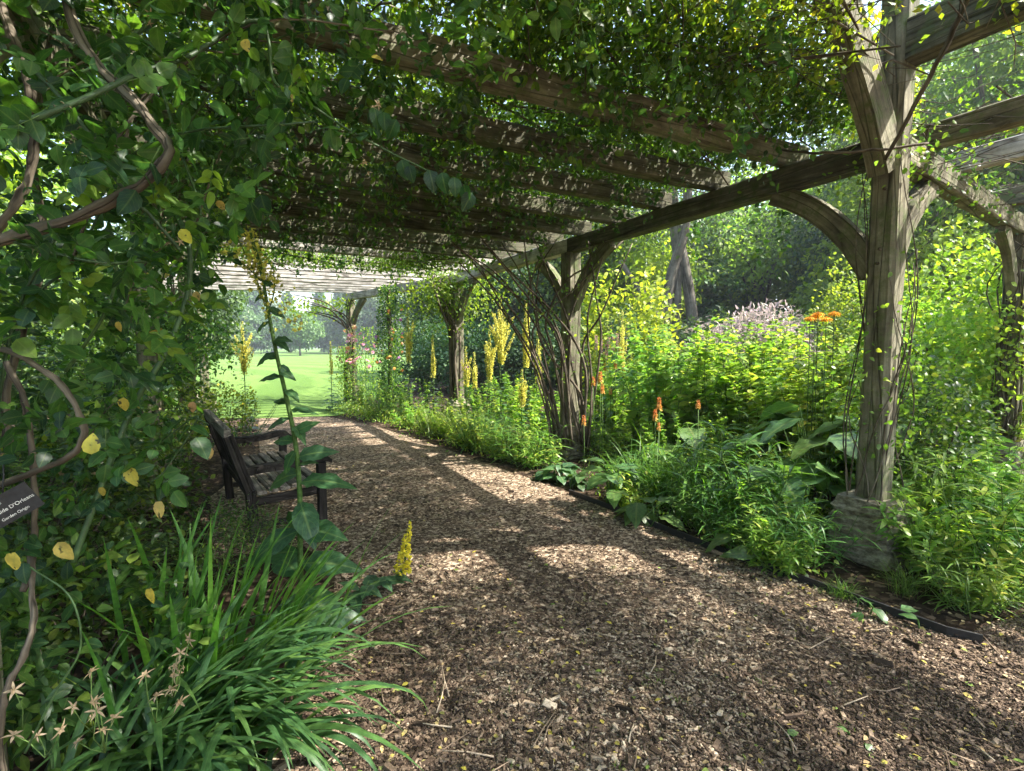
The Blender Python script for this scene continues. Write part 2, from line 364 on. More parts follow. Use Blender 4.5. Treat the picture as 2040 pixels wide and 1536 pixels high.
M_peach = tintmat('peach_petal', [(.85, .4, .2), (.9, .6, .38)], trans=.3, rough=.6)
M_mauve = tintmat('mauve_petal', [(.32, .12, .3), (.5, .25, .5)], trans=.3, rough=.6)
M_dusk = tintmat('dusky_pink_petal', [(.35, .14, .2), (.55, .3, .34)], trans=.3, rough=.6)
M_seed = tintmat('dried_flower', [(.4, .28, .16), (.65, .5, .32)], trans=.25, rough=.7)
M_chip = tintmat('wood_chip', [(.03, .021, .014), (.08, .054, .037), (.165, .117, .08), (.29, .215, .148), (.52, .42, .30)], noise=150)
M_litter = tintmat('fallen_leaf', [(.5, .42, .06), (.5, .38, .2), (.3, .2, .1), (.2, .3, .06)], trans=.2, noise=80)
M_black = tintmat('black_metal', [(.012, .012, .014), (.03, .03, .03)], rough=.55, spec=.4)

def groundmat(name, kind):
    m, nt, N, L, out = newmat(name); tc = N.new('ShaderNodeTexCoord')
    def noise(s, d=6, r=.6, vec=None):
        n = N.new('ShaderNodeTexNoise'); n.inputs['Scale'].default_value = s; n.inputs['Detail'].default_value = d; n.inputs['Roughness'].default_value = r
        L.new(vec or tc.outputs['Object'], n.inputs['Vector']); return n
    p = N.new('ShaderNodeBsdfPrincipled'); p.inputs['Roughness'].default_value = .95; p.inputs['Specular IOR Level'].default_value = .1
    b = N.new('ShaderNodeBump')
    if kind == 'lawn':
        n1 = noise(180, 3); n2 = noise(.35, 5); n3 = noise(9, 6, .7)
        r = ramp(N, [(.3, (.09, .165, .035)), (.7, (.145, .235, .055))]); L.new(n1.outputs[0], r.inputs[0])
        # mowing arcs: bands of distance from a far point
        vd = N.new('ShaderNodeVectorMath'); vd.operation = 'DISTANCE'; vd.inputs[1].default_value = (-40, 10, 0); L.new(tc.outputs['Object'], vd.inputs[0])
        wv = N.new('ShaderNodeMath'); wv.operation = 'MULTIPLY_ADD'; wv.inputs[1].default_value = .9; L.new(n2.outputs[0], wv.inputs[0])
        dv = N.new('ShaderNodeMath'); dv.operation = 'DIVIDE'; dv.inputs[1].default_value = 2.1; L.new(vd.outputs['Value'], dv.inputs[0]); L.new(dv.outputs[0], wv.inputs[2])
        pp = N.new('ShaderNodeMath'); pp.operation = 'PINGPONG'; pp.inputs[1].default_value = 1; L.new(wv.outputs[0], pp.inputs[0])
        r2 = ramp(N, [(.42, (.84, .88, .84)), (.58, (1.12, 1.1, 1.14))]); L.new(pp.outputs[0], r2.inputs[0])
        r3 = ramp(N, [(.3, (.8, .84, .75)), (.7, (1.15, 1.12, 1.2))]); L.new(n3.outputs[0], r3.inputs[0])
        a = N.new('ShaderNodeMix'); a.data_type = 'RGBA'; a.blend_type = 'MULTIPLY'; a.inputs[0].default_value = 1; L.new(r.outputs[0], a.inputs[6]); L.new(r2.outputs[0], a.inputs[7])
        c = N.new('ShaderNodeMix'); c.data_type = 'RGBA'; c.blend_type = 'MULTIPLY'; c.inputs[0].default_value = 1; L.new(a.outputs[2], c.inputs[6]); L.new(r3.outputs[0], c.inputs[7])
        L.new(c.outputs[2], p.inputs['Base Color']); L.new(n1.outputs[0], b.inputs['Height']); b.inputs['Distance'].default_value = .02
    else:
        mp = N.new('ShaderNodeMapping'); L.new(tc.outputs['Object'], mp.inputs[0])
        nd = noise(14, 3)
        vo = N.new('ShaderNodeTexVoronoi'); vo.inputs['Scale'].default_value = 48 if kind == 'chips' else 30; vo.inputs['Randomness'].default_value = 1
        ad = N.new('ShaderNodeMix'); ad.data_type = 'VECTOR'; ad.inputs[0].default_value = .06; L.new(tc.outputs['Object'], ad.inputs[4]); L.new(nd.outputs['Color'], ad.inputs[5])
        L.new(ad.outputs[1], vo.inputs['Vector'])
        sp_ = N.new('ShaderNodeSeparateColor'); L.new(vo.outputs['Color'], sp_.inputs[0])
        if kind == 'chips':
            r = ramp(N, [(0, (.04, .027, .018)), (.35, (.13, .09, .06)), (.65, (.25, .185, .125)), (1, (.5, .4, .29))])
        else:
            r = ramp(N, [(0, (.018, .012, .008)), (.6, (.045, .03, .02)), (.9, (.1, .07, .045)), (1, (.24, .18, .12))])
        L.new(sp_.outputs[0], r.inputs[0]); n3 = noise(3, 6, .7)
        r3 = ramp(N, [(.3, (.65, .65, .65)), (.7, (1.2, 1.2, 1.2))]); L.new(n3.outputs[0], r3.inputs[0])
        c = N.new('ShaderNodeMix'); c.data_type = 'RGBA'; c.blend_type = 'MULTIPLY'; c.inputs[0].default_value = 1; L.new(r.outputs[0], c.inputs[6]); L.new(r3.outputs[0], c.inputs[7])
        L.new(c.outputs[2], p.inputs['Base Color']); L.new(sp_.outputs[1], b.inputs['Height']); b.inputs['Distance'].default_value = .012
    b.inputs['Strength'].default_value = .8
    L.new(b.outputs[0], p.inputs['Normal']); L.new(p.outputs[0], out.inputs[0]); return m
def sheet(name, poly, z, mat):
    me = bpy.data.meshes.new(name); me.from_pydata([(x, y, z) for x, y in poly], [], [list(range(len(poly)))])
    me.materials.append(mat); o = bpy.data.objects.new(name, me); COL.objects.link(o); o['kind'] = 'structure'; return o
PATH = [(-1.0, -3), (-.95, 1.2), (-.98, 2.6), (-1.25, 3.5), (-1.7, 4.0), (-2.25, 3.7), (-3.2, 5.3), (-3.6, 7.2), (-4.7, 9.3), (-5.6, 11.2), (-4.2, 11.5),
        (-2.9, 10.3), (-1.5, 8.5), (-.6, 7.2), (.15, 6.15), (.8, 5.15), (1.5, 3.96), (2.42, 2.67), (3.1, 2.95), (9, 3.8), (9, -3)]
ground = sheet('ground', [(-500, -60), (500, -60), (500, 900), (-500, 900)], 0, groundmat('soil', 'soil'))
lawn = sheet('lawn', [(-200, 14.2), (-13, 12.4), (-8, 11.5), (-5.9, 11.15), (-4.0, 11.6), (-3.9, 13.4), (-4.2, 17), (-7, 38), (10, 90), (260, 400), (-400, 400), (-300, 60)], .012, groundmat('mown_grass', 'lawn'))
path = sheet('path', PATH, .008, groundmat('chip_path', 'chips'))
# loose wood chips, real pieces, thinning with distance
def scatter_path(n, ymin=-.3, ymax=11., power=2.):
    r = 1.35/(1-RS.uniform(0, 1, n*3)*(1-1.35/ymax)) if power == 2 else RS.uniform(1.3, ymax, n*3)
    px = RS.uniform(560, 2200, n*3); y = r; x = (px-CX)/F*y
    k = in_poly(x, y, PATH); return x[k][:n], y[k][:n]
cx_, cy_ = scatter_path(115000)
g = G(); n = len(cx_)
CH = (np.array([[-.5, -.5, 0], [.5, -.4, 0], [.5, .5, 0], [-.4, .5, 0], [-.42, -.38, 1], [.46, -.36, .8], [.4, .42, 1], [-.38, .36, .9]]),
      np.array([(4, 5, 6), (4, 6, 7), (0, 1, 5), (0, 5, 4), (1, 2, 6), (1, 6, 5), (2, 3, 7), (2, 7, 6), (3, 0, 4), (3, 4, 7)]), np.tile([1., .5, 0], (8, 1)))
az = RS.uniform(0, 2*PI, n); ln = np.exp(RS.normal(np.log(.012), .45, n)); big = RS.random(n) < .012; ln[big] *= 2.4
wd = RS.uniform(.25, .6, n); wd[big] *= .45; th = RS.uniform(.1, .3, n)
D = np.stack([np.cos(az), np.sin(az), RS.normal(0, .22, n)], 1); Nn = nrm(np.stack([RS.normal(0, .3, n), RS.normal(0, .3, n), np.ones(n)], 1))
D = nrm(D); X = nrm(np.cross(D, Nn)); Z = np.cross(X, D)
zz = .008+np.abs(RS.normal(0, .006, n))
tv = CH[0]
V = np.stack([cx_, cy_, zz], 1)[:, None, :]+tv[None, :, 0:1]*D[:, None]*ln[:, None, None]+tv[None, :, 1:2]*X[:, None]*(ln*wd)[:, None, None]+tv[None, :, 2:3]*Z[:, None]*(ln*th)[:, None, None]
f = CH[1][None]+(np.arange(n)*8)[:, None, None]
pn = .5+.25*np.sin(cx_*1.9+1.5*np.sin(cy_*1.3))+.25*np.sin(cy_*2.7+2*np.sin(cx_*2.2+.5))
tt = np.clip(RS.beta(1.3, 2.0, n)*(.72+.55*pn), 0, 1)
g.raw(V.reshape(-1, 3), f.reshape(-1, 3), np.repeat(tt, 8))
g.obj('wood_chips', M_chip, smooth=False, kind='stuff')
# fallen leaves on path and beds
T1 = leaf_t(2, .55, .25, .15)
g = G(); lx, ly = scatter_path(1100); n = len(lx)
bx = RS.uniform(1.6, 3.8, 700); by = RS.uniform(2.7, 5, 700); lx = np.concatenate([lx, bx]); ly = np.concatenate([ly, by]); n = len(lx)
az = RS.uniform(0, 2*PI, n); D = np.stack([np.cos(az), np.sin(az), RS.normal(0, .15, n)], 1)
g.leaves(T1, np.stack([lx, ly, np.full(n, .022)], 1), D, np.stack([RS.normal(0, .3, n), RS.normal(0, .3, n), np.ones(n)], 1), RS.uniform(.018, .038, n), RS.random(n)**1.2)
g.obj('leaf_litter', M_litter, kind='stuff')
# sticks on the path
g = G()
sx, sy = scatter_path(90)
for x, y in zip(sx, sy):
    a = RS.uniform(0, PI); l = RS.uniform(.04, .12); d = np.array([math.cos(a), math.sin(a), 0])*l
    m_ = np.array([x, y, .026]); g.tube([m_-d, m_+RS.normal(0, .006, 3)*[1, 1, .2], m_+d+[0, 0, RS.uniform(0, .012)]], [.0035, .003, .002], 5, RS.uniform(.3, 1))
g.obj('twig_litter', M_chip, kind='stuff')
# ------------------------------------------------------------- pergola
A0 = np.array([2.74, 3.79, 0]); U = np.array([-.468, .884, 0]); V_ = np.array([.884, .468, 0]); UP = np.array([0, 0, 1.])
def P(t, s, z=0.): return A0+U*t+V_*s+UP*z
def beam_data(name, L, w, h, seed, seg=None, warp=.006, chamf=.012):
    """squared timber along local X from 0 to L, hewn a little uneven"""
    r = np.random.default_rng(seed); seg = seg or max(4, int(L/.3)); c = chamf
    sec = np.array([[-w/2+c, -h/2], [w/2-c, -h/2], [w/2, -h/2+c], [w/2, h/2-c], [w/2-c, h/2], [-w/2+c, h/2], [-w/2, h/2-c], [-w/2, -h/2+c]])
    V = []; k = 8; off = np.cumsum(r.normal(0, warp*.35, (seg+1, 2)), 0); off -= np.linspace(0, 1, seg+1)[:, None]*off[-1]
    for i in range(seg+1):
        V.append(np.concatenate([np.full((k, 1), L*i/seg), sec+off[i]+r.normal(0, warp*.45, (k, 2))], 1))
    V = np.concatenate(V); f = []
    for i in range(seg):
        for j in range(k): f.append((i*k+j, i*k+(j+1) % k, (i+1)*k+(j+1) % k, (i+1)*k+j))
    f.append(tuple(range(k-1, -1, -1))); f.append(tuple(seg*k+j for j in range(k)))
    me = bpy.data.meshes.new(name); me.from_pydata([tuple(v) for v in V], [], f); me.update(); return me
def place(o, origin, xdir, up=(0, 0, 1), parent=None):
    X = Vector(xdir).normalized(); Y = Vector(up).cross(X).normalized(); Zv = X.cross(Y)
    M = Matrix((( X[0], Y[0], Zv[0], origin[0]), (X[1], Y[1], Zv[1], origin[1]), (X[2], Y[2], Zv[2], origin[2]), (0, 0, 0, 1)))
    if parent is not None:
        o.parent = parent; M = Matrix.LocRotScale(parent.location, parent.rotation_euler, None).inverted() @ M
    o.matrix_basis = M
SEED = [10]
def beam(name, p, q, w, h, mat, parent, up=(0, 0, 1), warp=.006, chamf=.012):
    SEED[0] += 1
    d = np.asarray(q, float)-p; L_ = np.linalg.norm(d); me = beam_data(name, L_, w, h, SEED[0], warp=warp, chamf=chamf); me.materials.append(mat)
    o = bpy.data.objects.new(name, me); COL.objects.link(o); place(o, p, d, up, parent); return o
def brace(name, corner, dirn, reach, drop, w, h, mat, parent, bulge=.32):
    """curved timber from the post (drop below corner) up to the beam (reach along dirn)"""
    SEED[0] += 1; r = np.random.default_rng(SEED[0]); d = np.array(dirn, float); n = 12
    a = np.array([reach, 0.]); b = np.array([reach*bulge, -drop*bulge]); c = np.array([0., -drop])
    pts = [(1-t)**2*a+2*t*(1-t)*b+t*t*c for t in np.linspace(0, 1, n+1)]
    V = []; f = []; UVB = []
    for i, q in enumerate(pts):
        tg = (pts[min(i+1, n)]-pts[max(i-1, 0)]); tg /= np.linalg.norm(tg); nn = np.array([-tg[1], tg[0]])
        for (sx, sy) in ((-1, -1), (1, -1), (1, 1), (-1, 1)):
            e = q+nn*sy*h/2; UVB.append((i*math.hypot(reach, drop)*1.1/n, sx*w/2, sy*h/2)); V.append((e[0]+r.normal(0, .002), sx*w/2+r.normal(0, .002), e[1]))
    for i in range(n):
        for j in range(4): f.append((i*4+j, i*4+(j+1) % 4, i*4+4+(j+1) % 4, i*4+4+j))
    f += [(3, 2, 1, 0), (n*4, n*4+1, n*4+2, n*4+3)]
    me = bpy.data.meshes.new(name); me.from_pydata(V, [], f); me.update(); me.materials.append(M_arc); at_ = me.attributes.new('luv', 'FLOAT_VECTOR', 'POINT'); at_.data.foreach_set('vector', np.array(UVB, np.float32).ravel())
    o = bpy.data.objects.new(name, me); COL.objects.link(o); place(o, corner, d, (0, 0, 1), parent); return o
M_stone, nt, N, L, out = newmat('sandstone')
tc = N.new('ShaderNodeTexCoord'); n1 = N.new('ShaderNodeTexNoise'); n1.inputs['Scale'].default_value = 11; n1.inputs['Detail'].default_value = 12; n1.inputs['Roughness'].default_value = .72
mp = N.new('ShaderNodeMapping'); mp.inputs['Scale'].default_value = (1.6, 1.6, 3.); L.new(tc.outputs['Object'], mp.inputs[0]); L.new(mp.outputs[0], n1.inputs['Vector'])
r = ramp(N, [(.3, (.05, .042, .028)), (.43, (.14, .12, .078)), (.55, (.26, .235, .165)), (.7, (.42, .38, .28))]); L.new(n1.outputs[0], r.inputs[0])
p = N.new('ShaderNodeBsdfPrincipled'); p.inputs['Roughness'].default_value = .95; L.new(r.outputs[0], p.inputs['Base Color'])
b = N.new('ShaderNodeBump'); b.inputs['Strength'].default_value = .9; b.inputs['Distance'].default_value = .02; L.new(n1.outputs[0], b.inputs['Height']); L.new(b.outputs[0], p.inputs['Normal']); L.new(p.outputs[0], out.inputs[0])
def plinth(pos, ang, parent, w=.42, h=.42):
    """rough weathered stone block with a sloping top"""
    SEED[0] += 1; r = np.random.default_rng(SEED[0]); nz = 12; k = 7; V = []; ring = []
    for j in range(4):
        for i in range(k): ring.append([(-1+2*i/k, -1), (1, -1+2*i/k), (1-2*i/k, 1), (-1, 1-2*i/k)][j])
    ring = np.array(ring, float); m = len(ring); strata = r.normal(0, .012, nz+1)
    for iz in range(nz+1):
        z = h*1.12*iz/nz; sc_ = w/2
        if z > h*.86: sc_ = w/2-(z-h*.86)*.32
        rr = ring*(sc_+strata[iz]*.7)
        cor = (np.abs(ring[:, 0]) > .9) & (np.abs(ring[:, 1]) > .9)
        rr = rr*np.where(cor, .95, 1.)[:, None]+r.normal(0, .005, rr.shape)
        V.append(np.concatenate([rr, np.full((m, 1), z)+r.normal(0, .004, (m, 1))], 1))
    V = np.concatenate(V); f = []
    for iz in range(nz):
        for j in range(m): f.append((iz*m+j, iz*m+(j+1) % m, (iz+1)*m+(j+1) % m, (iz+1)*m+j))
    f.append(tuple(nz*m+j for j in range(m)))
    me = bpy.data.meshes.new('plinth'); me.from_pydata([tuple(v) for v in V], [], f); me.update(); me.materials.append(M_stone)
    o = bpy.data.objects.new('plinth', me); COL.objects.link(o); place(o, (pos[0], pos[1], -.01), ang, (0, 0, 1), parent); return o
HP = 2.92; HB = .20; HT = HP+HB; RH = .19
perg = thing('pergola', 'long weathered oak pergola on stone plinths, with beams overhead along the bark path', 'pergola', (2.74, 3.79, 0))
def post(pos, ax, top=HP, w=.185, parent=perg, base=.38):
    plinth(pos, ax, parent)
    return beam('post', (pos[0], pos[1], base), (pos[0], pos[1], top), w, w, M_oak, parent, up=tuple(ax), warp=.004, chamf=.028)
C3 = np.array([-1.16, 10.9, 0]); E3 = np.array([-4.62, 14.7, 0]); u3 = nrm(E3-C3); v3 = np.array([.97, .243, 0])
Fp = np.array([6.05, 6.2, 0])
pA, pB = P(0, 0), P(4.06, 0)
post(pA, U, top=4.3); post(pB, U, w=.225); post(C3, U, w=.22); post(E3, u3, w=.21); post(Fp, V_)
for k in (-1, 1, 2, 3): post(P(4.06*k, -5.0), U)
beam('post', P(0, -5, 0), P(0, -5, HP), .19, .19, M_oak, perg, up=tuple(U), warp=.004, chamf=.028)
post(P(-4.06, 0), U, top=3.62)
CL = C3-V_*5; EL = E3-v3*5.2
post(EL, u3)
# wall plates
beam('beam', pA+UP*(HP+HB/2), pB+UP*(HP+HB/2), .15, HB, M_oak_shaded, perg)
beam('beam', pB+U*.002+UP*(HP+HB/2), C3+UP*(HP+HB/2), .15, HB, M_oak_sunlit, perg)
beam('beam', C3+u3*.01+UP*(HP+HB/2), E3+u3*.35+UP*(HP+HB/2), .15, HB, M_oak_sunlit, perg)
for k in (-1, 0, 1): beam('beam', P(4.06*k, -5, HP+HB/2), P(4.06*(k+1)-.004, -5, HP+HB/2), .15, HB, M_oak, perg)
beam('beam', CL+UP*(HP+HB/2), EL+u3*.35+UP*(HP+HB/2), .15, HB, M_oak_sunlit, perg)
# raised section over the junction, toward the camera
beam('beam', pA+UP*3.70-U*.09, P(-4.3, 0, 3.70), .17, .28, M_oak_shaded, perg)
beam('beam', pA+UP*4.18-V_*.1, P(0, -4.9, 4.18), .16, .26, M_oak, perg)
# rafters, bays one and two
k = 0; t = .80
while t < 8.3:
    s1 = -5.35+RS.uniform(-.08, .08); s0 = .16+RS.uniform(-.03, .05)
    if t > 7.4: s0 = .3
    beam('rafter', P(t, s1, HT+RH/2+.002+RS.uniform(0, .006)), P(t+RS.uniform(-.02, .02), s0, HT+RH/2+.002+RS.uniform(0, .006)), .105, RH, (M_oak if t < 1 else M_oak_shaded) if t < 6.8 else M_oak_sunlit, perg, warp=.008 if k else .012)
    t += .755; k += 1
for i in range(9):
    q = (i+.6)/8.4; a = C3+(E3-C3)*q; vv = nrm(V_*(1-q)+v3*q); bL = CL+(EL-CL)*q
    d = nrm(a-bL)
    beam('rafter', bL-d*.3+UP*(HT+RH/2+.004), a+d*.22+UP*(HT+RH/2+.004), .09, RH, M_oak_sunlit, perg)
# right arm
beam('beam', pA+nrm(Fp-pA)*.1+UP*(HP+HB/2), Fp+nrm(Fp-pA)*3+UP*(HP+HB/2), .15, HB, M_oak, perg)
da = nrm(Fp-pA)
for s in (.62, 1.5, 3.3, 4.9):
    b0 = pA+da*s
    beam('rafter', b0-U*4.6+UP*(HT+RH/2+.003), b0+U*.35+UP*(HT+RH/2+.003), .1, RH, M_oak if s != 1.5 else M_oak_sunlit, perg)
# curved braces
for pp, up_ in ((pA, U), (pB, U), (pB, -U), (C3, -U), (C3, u3), (E3, -u3)):
    brace('brace', pp+np.array(up_)*.085+UP*(HP-.0), up_, .82, .78, .09, .17, M_oak, perg)
brace('brace', pA+da*.085+UP*HP, da, .8, .75, .09, .17, M_oak, perg)
brace('brace', Fp-da*.085+UP*HP, -da, .8, .75, .09, .17, M_oak, perg)
# heavy brace leaning over the path from the tall post
brace('brace', pA-V_*.06+UP*4.06, -V_, .95, 1.2, .13, .24, M_oak, perg, bulge=.40)
for k in (0, 1, 2):
    brace('brace', P(4.06*k, -5, HP)+U*.085, U, .8, .75, .09, .17, M_oak, perg)
for pp_, zz_ in ((pA, 2.86), (pA, 2.72), (pA, 2.3), (pA, 2.2), (pB, 2.84), (pB, 2.7)):
    g = G(); q_ = pp_-V_*.09+U*RS.uniform(-.05, .05)+UP*zz_; g.tube([q_, q_-V_*.02], .011, 8, .5); g.obj('peg', M_bark, perg)
for z in (2.02, 1.9):
    g = G(); g.tube([pA+V_*.09+UP*z, pA+V_*.13+UP*z], .012, 8, .5); g.obj('bolt', M_black, perg)

# ------------------------------------------------------------- bench
bd = nrm(np.array([-.586, .81, 0])); bf = np.array([bd[1], -bd[0], 0])      # along the bench; toward the path
b0 = np.array([-1.66, 4.36, 0])                                              # near front leg
bench = thing('garden_bench', 'dark wooden garden bench with slatted seat and armrests facing the bark path', 'bench', b0-bf*.3+bd*.75)
def B(l, d, z): return b0+bd*l-bf*d+UP*z                                     # l along, d depth backwards
LEN = 1.5; DP = .56
def bb(name, p, q, w, h, mat=M_bench, up=(0, 0, 1)): return beam(name, p, q, w, h, mat, bench, up, warp=.0015, chamf=.006)
for l in (0, LEN):
    bb('leg', B(l, 0, 0), B(l, 0, .60), .07, .07, up=tuple(bd))
    bb('leg', B(l, DP-.03, 0), B(l, DP, .44), .075, .075, up=tuple(bd))
    g = G()   # shaped armrest: rises to the front, then a rounded drop
    arm = [(.58, .60), (.45, .612), (.30, .612), (.16, .625), (.05, .645), (-.03, .64), (-.085, .605)]
    V = []; f = []
    for (d, z) in arm:
        hh = .06 if d > -.06 else .03
        for sx, sy in ((-1, -1), (1, -1), (1, 1), (-1, 1)): V.append(B(l+sx*.048, d, z+sy*hh/2))
    for i in range(len(arm)-1):
        for j in range(4):
            a, b_, c, e = i*4+j, i*4+(j+1) % 4, i*4+4+(j+1) % 4, i*4+4+j; f += [(a, b_, c), (a, c, e)]
    n_ = len(arm)-1; f += [(2, 1, 0), (3, 2, 0), (n_*4, n_*4+1, n_*4+2), (n_*4, n_*4+2, n_*4+3)]
    g.raw(V, f); g.obj('armrest', M_bench, bench, smooth=False)
    bb('rail', B(l, .04, .36), B(l, DP-.05, .34), .035, .07)
    bb('rail', B(l, .04, .14), B(l, DP-.05, .14), .03, .045)
bb('rail', B(.035, 0, .385), B(LEN-.035, 0, .385), .035, .085)
bb('rail', B(.035, DP-.02, .36), B(LEN-.035, DP-.02, .36), .035, .07)
for i in range(6): bb('seat_slat', B(-.035 if i else .04, .035+i*.088, .442-i*.006), B(LEN+.035 if i else LEN-.04, .035+i*.088, .442-i*.006), .074, .024, M_slat)
bk = thing_back = bpy.data.objects.new('backrest', None); COL.objects.link(bk); bk.parent = bench; bk.empty_display_size = .1
def bkb(name, p, q, w, h, up=(0, 0, 1), mat=M_bench):
    o = beam(name, p, q, w, h, mat, bench, up, warp=.0015, chamf=.006); o.parent = bk; return o
for l in (0, LEN): bkb('back_post', B(l, DP, .44), B(l, DP+.14, .90), .075, .075, up=tuple(bd))
bkb('top_rail', B(-.03, DP+.145, .915), B(LEN+.03, DP+.145, .915), .05, .085, mat=M_slat); bkb('lower_rail', B(.03, DP+.02, .50), B(LEN-.03, DP+.02, .50), .035, .05)
for i in range(13): l = .1+i*(LEN-.2)/12; bkb('back_slat', B(l, DP+.03, .52), B(l, DP+.13, .87), .042, .016, up=tuple(bf))

# ------------------------------------------------------------- plant label
sg = at(2, 1018, 1.32)
lab = thing('plant_label', 'small black plant label with white lettering hung among the rose stems', 'sign', (sg[0], sg[1], sg[2]))
g = G(); g.box((0, 0, 0), (.155, .0025, .078)); pl = g.obj('plate', M_black, lab, smooth=False, world=False)
RL = Matrix.Rotation(math.radians(36), 4, 'Z') @ Matrix.Rotation(math.radians(-29), 4, 'Y')
pl.matrix_basis = RL
M_white = tintmat('white_letter', [(.75, .75, .7), (.8, .8, .75)], rough=.6)
def text(s, x, z, size, align='RIGHT'):
    cu = bpy.data.curves.new('lettering', 'FONT'); cu.body = s; cu.size = size; cu.align_x = align; cu.extrude = .0003
    o = bpy.data.objects.new('tmp', cu); COL.objects.link(o); dg = bpy.context.evaluated_depsgraph_get()
    me = bpy.data.meshes.new_from_object(o.evaluated_get(dg)); bpy.data.objects.remove(o); me.materials.append(M_white)
    t_ = bpy.data.objects.new('lettering', me); COL.objects.link(t_); t_.parent = pl
    t_.matrix_basis = Matrix.Translation((x, -.0017, z)) @ Matrix.Rotation(PI/2, 4, 'X'); return t_
text('nge', .012, .016, .011); text("Adelaide D'Orleans", .074, -.006, .0135); text('Garden Origin', .050, -.027, .0105)
g = G(); g.tube([(0, .004, .02), (.004, .01, .09), (-.004, .02, .13)], .0022, 6, .5); g.obj('wire', M_black, lab, world=False)
# ------------------------------------------------------------- path edging
g = G(); ed = [(.62, 5.4), (1.02, 4.78), (1.5, 3.99), (1.96, 3.33), (2.40, 2.70), (2.52, 2.62)]
for a, b_ in zip(ed[:-1], ed[1:]):
    a = np.array([*a, 0.]); b_ = np.array([*b_, 0.]); d = nrm(b_-a); n_ = np.array([-d[1], d[0], 0])
    R = np.stack([d, n_, UP], 1); g.box((a+b_)/2+[0, 0, .024], (np.linalg.norm(b_-a)+.004, .012, .07), R, RS.uniform(.1, .5))
tag(g.obj('path_edging', M_black, smooth=False), 'thin black edging board between bark path and right flower bed', 'edging')
# ------------------------------------------------------------- leaf shapes
LS = leaf_t(1, .62, .25, .12)            # tiny, 4 tris
LM = leaf_t(3, .6, .2, .24, k=.85)
LL = leaf_t(9, .74, .16, .26, serr=.035, k=.78)   # close-up rose leaflet
LN = leaf_t(3, .28, .2, .35)             # narrow
LB = leaf_t(6, .66, .14, .38, pk=.4, wave=.03, serr=.03)   # broad leaf
LW = leaf_t(7, .52, .12, .5, pk=.45, wave=.035, serr=.03)   # mullein
PT = leaf_t(1, .8, .2, .1)

LG = leaf_t(5, .10, .3, .75)
def rand_noise(p, sc_, seed=0):
    """cheap smooth value noise in 3-D, 0..1"""
    p = np.asarray(p)*sc_+seed*17.3
    return .5+.25*(np.sin(p[:, 0]*1.7+1.3*np.sin(p[:, 1]*1.1+seed))+np.sin(p[:, 1]*2.1+1.7*np.sin(p[:, 2]*1.3+p[:, 0]*.7)))*.999
# ------------------------------------------------------------- roof of climbers
def roof_vine(name, label, pts, nl, nt_, mat, size=(.035, .065), sprays=0, group='climbers over the pergola roof'):
    """pts: function n -> (n,3) sample positions"""
    q = pts(1); root = thing(name, label, 'climbing plant', tuple(ROOT.pop(0)), group=group)
    g = G(); p = pts(nl); n = len(p)
    d = rnd_dirs(n, up=-.25); no = rnd_dirs(n, up=.9)
    g.leaves(LS, p, d, no, RS.uniform(*size, n), np.clip(RS.beta(2, 3, n)+(RS.random(n) < .03)*.6, 0, 1))
    g.obj('foliage', mat, root)
    g = G(); p = pts(nt_)
    for a in p:
        l = RS.uniform(.3, 1.0); an = RS.normal(.9, .9); d = np.array([math.cos(an), math.sin(an), RS.normal(0, .16)])*l
        b_ = a+d; m_ = (a+b_)/2+RS.normal(0, .05, 3)
        g.tube([a, m_, b_], [.0045, .0035, .002] if RS.random() > .15 else [.011, .009, .006], 4, RS.uniform(0, .6), cap=False)
    g.obj('stem', M_bark, root); return root
def sampler(t0, t1, s0, s1, z0, z1, holes=.0, seed=0):
    def f(n):
        t = RS.uniform(t0, t1, n*3); s = RS.uniform(s0, s1, n*3); z = z0+(z1-z0)*RS.beta(1.5, 1.7, n*3)
        p = A0+U*t[:, None]+V_*s[:, None]; p[:, 2] = z
        k = (rand_noise(p, 1.6, seed)+RS.normal(0, .10, n*3)) > holes
        k &= ((p[:, 0]-3.9)/.85)**2+((p[:, 1]-3.75)/.75)**2 > 1
        p = p[k]; return p[:n]
    return f
ROOT = [tuple(P(-2, 3)), tuple(P(0, .4)), tuple(P(4.06, .3)), tuple(P(2, -5.3)), tuple(P(-3, .4)), tuple(Fp+U*-.3), tuple(P(-2, -5.4))]
roof_vine('climbing_vine', 'loose climber against the sky at the top right corner', sampler(-3.4, .1, 2.0, 6.5, 3.5, 4.3, .42, 11), 15000, 300, M_canopy)
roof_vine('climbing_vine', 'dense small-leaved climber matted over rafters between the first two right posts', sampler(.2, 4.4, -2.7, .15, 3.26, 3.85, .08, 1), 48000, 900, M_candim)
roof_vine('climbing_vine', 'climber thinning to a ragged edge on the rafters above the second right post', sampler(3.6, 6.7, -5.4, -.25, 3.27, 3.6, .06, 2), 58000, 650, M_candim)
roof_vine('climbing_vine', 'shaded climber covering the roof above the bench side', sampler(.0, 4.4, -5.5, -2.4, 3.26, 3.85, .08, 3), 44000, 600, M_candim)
roof_vine('climbing_vine', 'yellowing climber with bare twigs high above the nearest part of the path', sampler(-3.2, .7, -3.2, 1.0, 3.35, 4.15, .33, 4), 36000, 1300, M_canopy)
roof_vine('climbing_vine', 'sunlit climber over the side arm of the pergola at the right edge', sampler(-3.0, .2, .9, 4.8, 3.3, 3.9, .5, 5), 8000, 350, M_canopy)
roof_vine('climbing_vine', 'leafy climber filling the roof at the upper left', sampler(-3.5, .4, -6, -3.0, 3.3, 4.2, .12, 6), 30000, 400, M_canopy)
ROOT.append(tuple(P(8.12, -.2)))
roof_vine('climbing_vine', 'sunlit lime green growth trailing before the bare white rafters', sampler(6.5, 7.9, -5.3, -.1, 2.98, 3.5, .42, 12), 7500, 160, M_lime, size=(.045, .08))
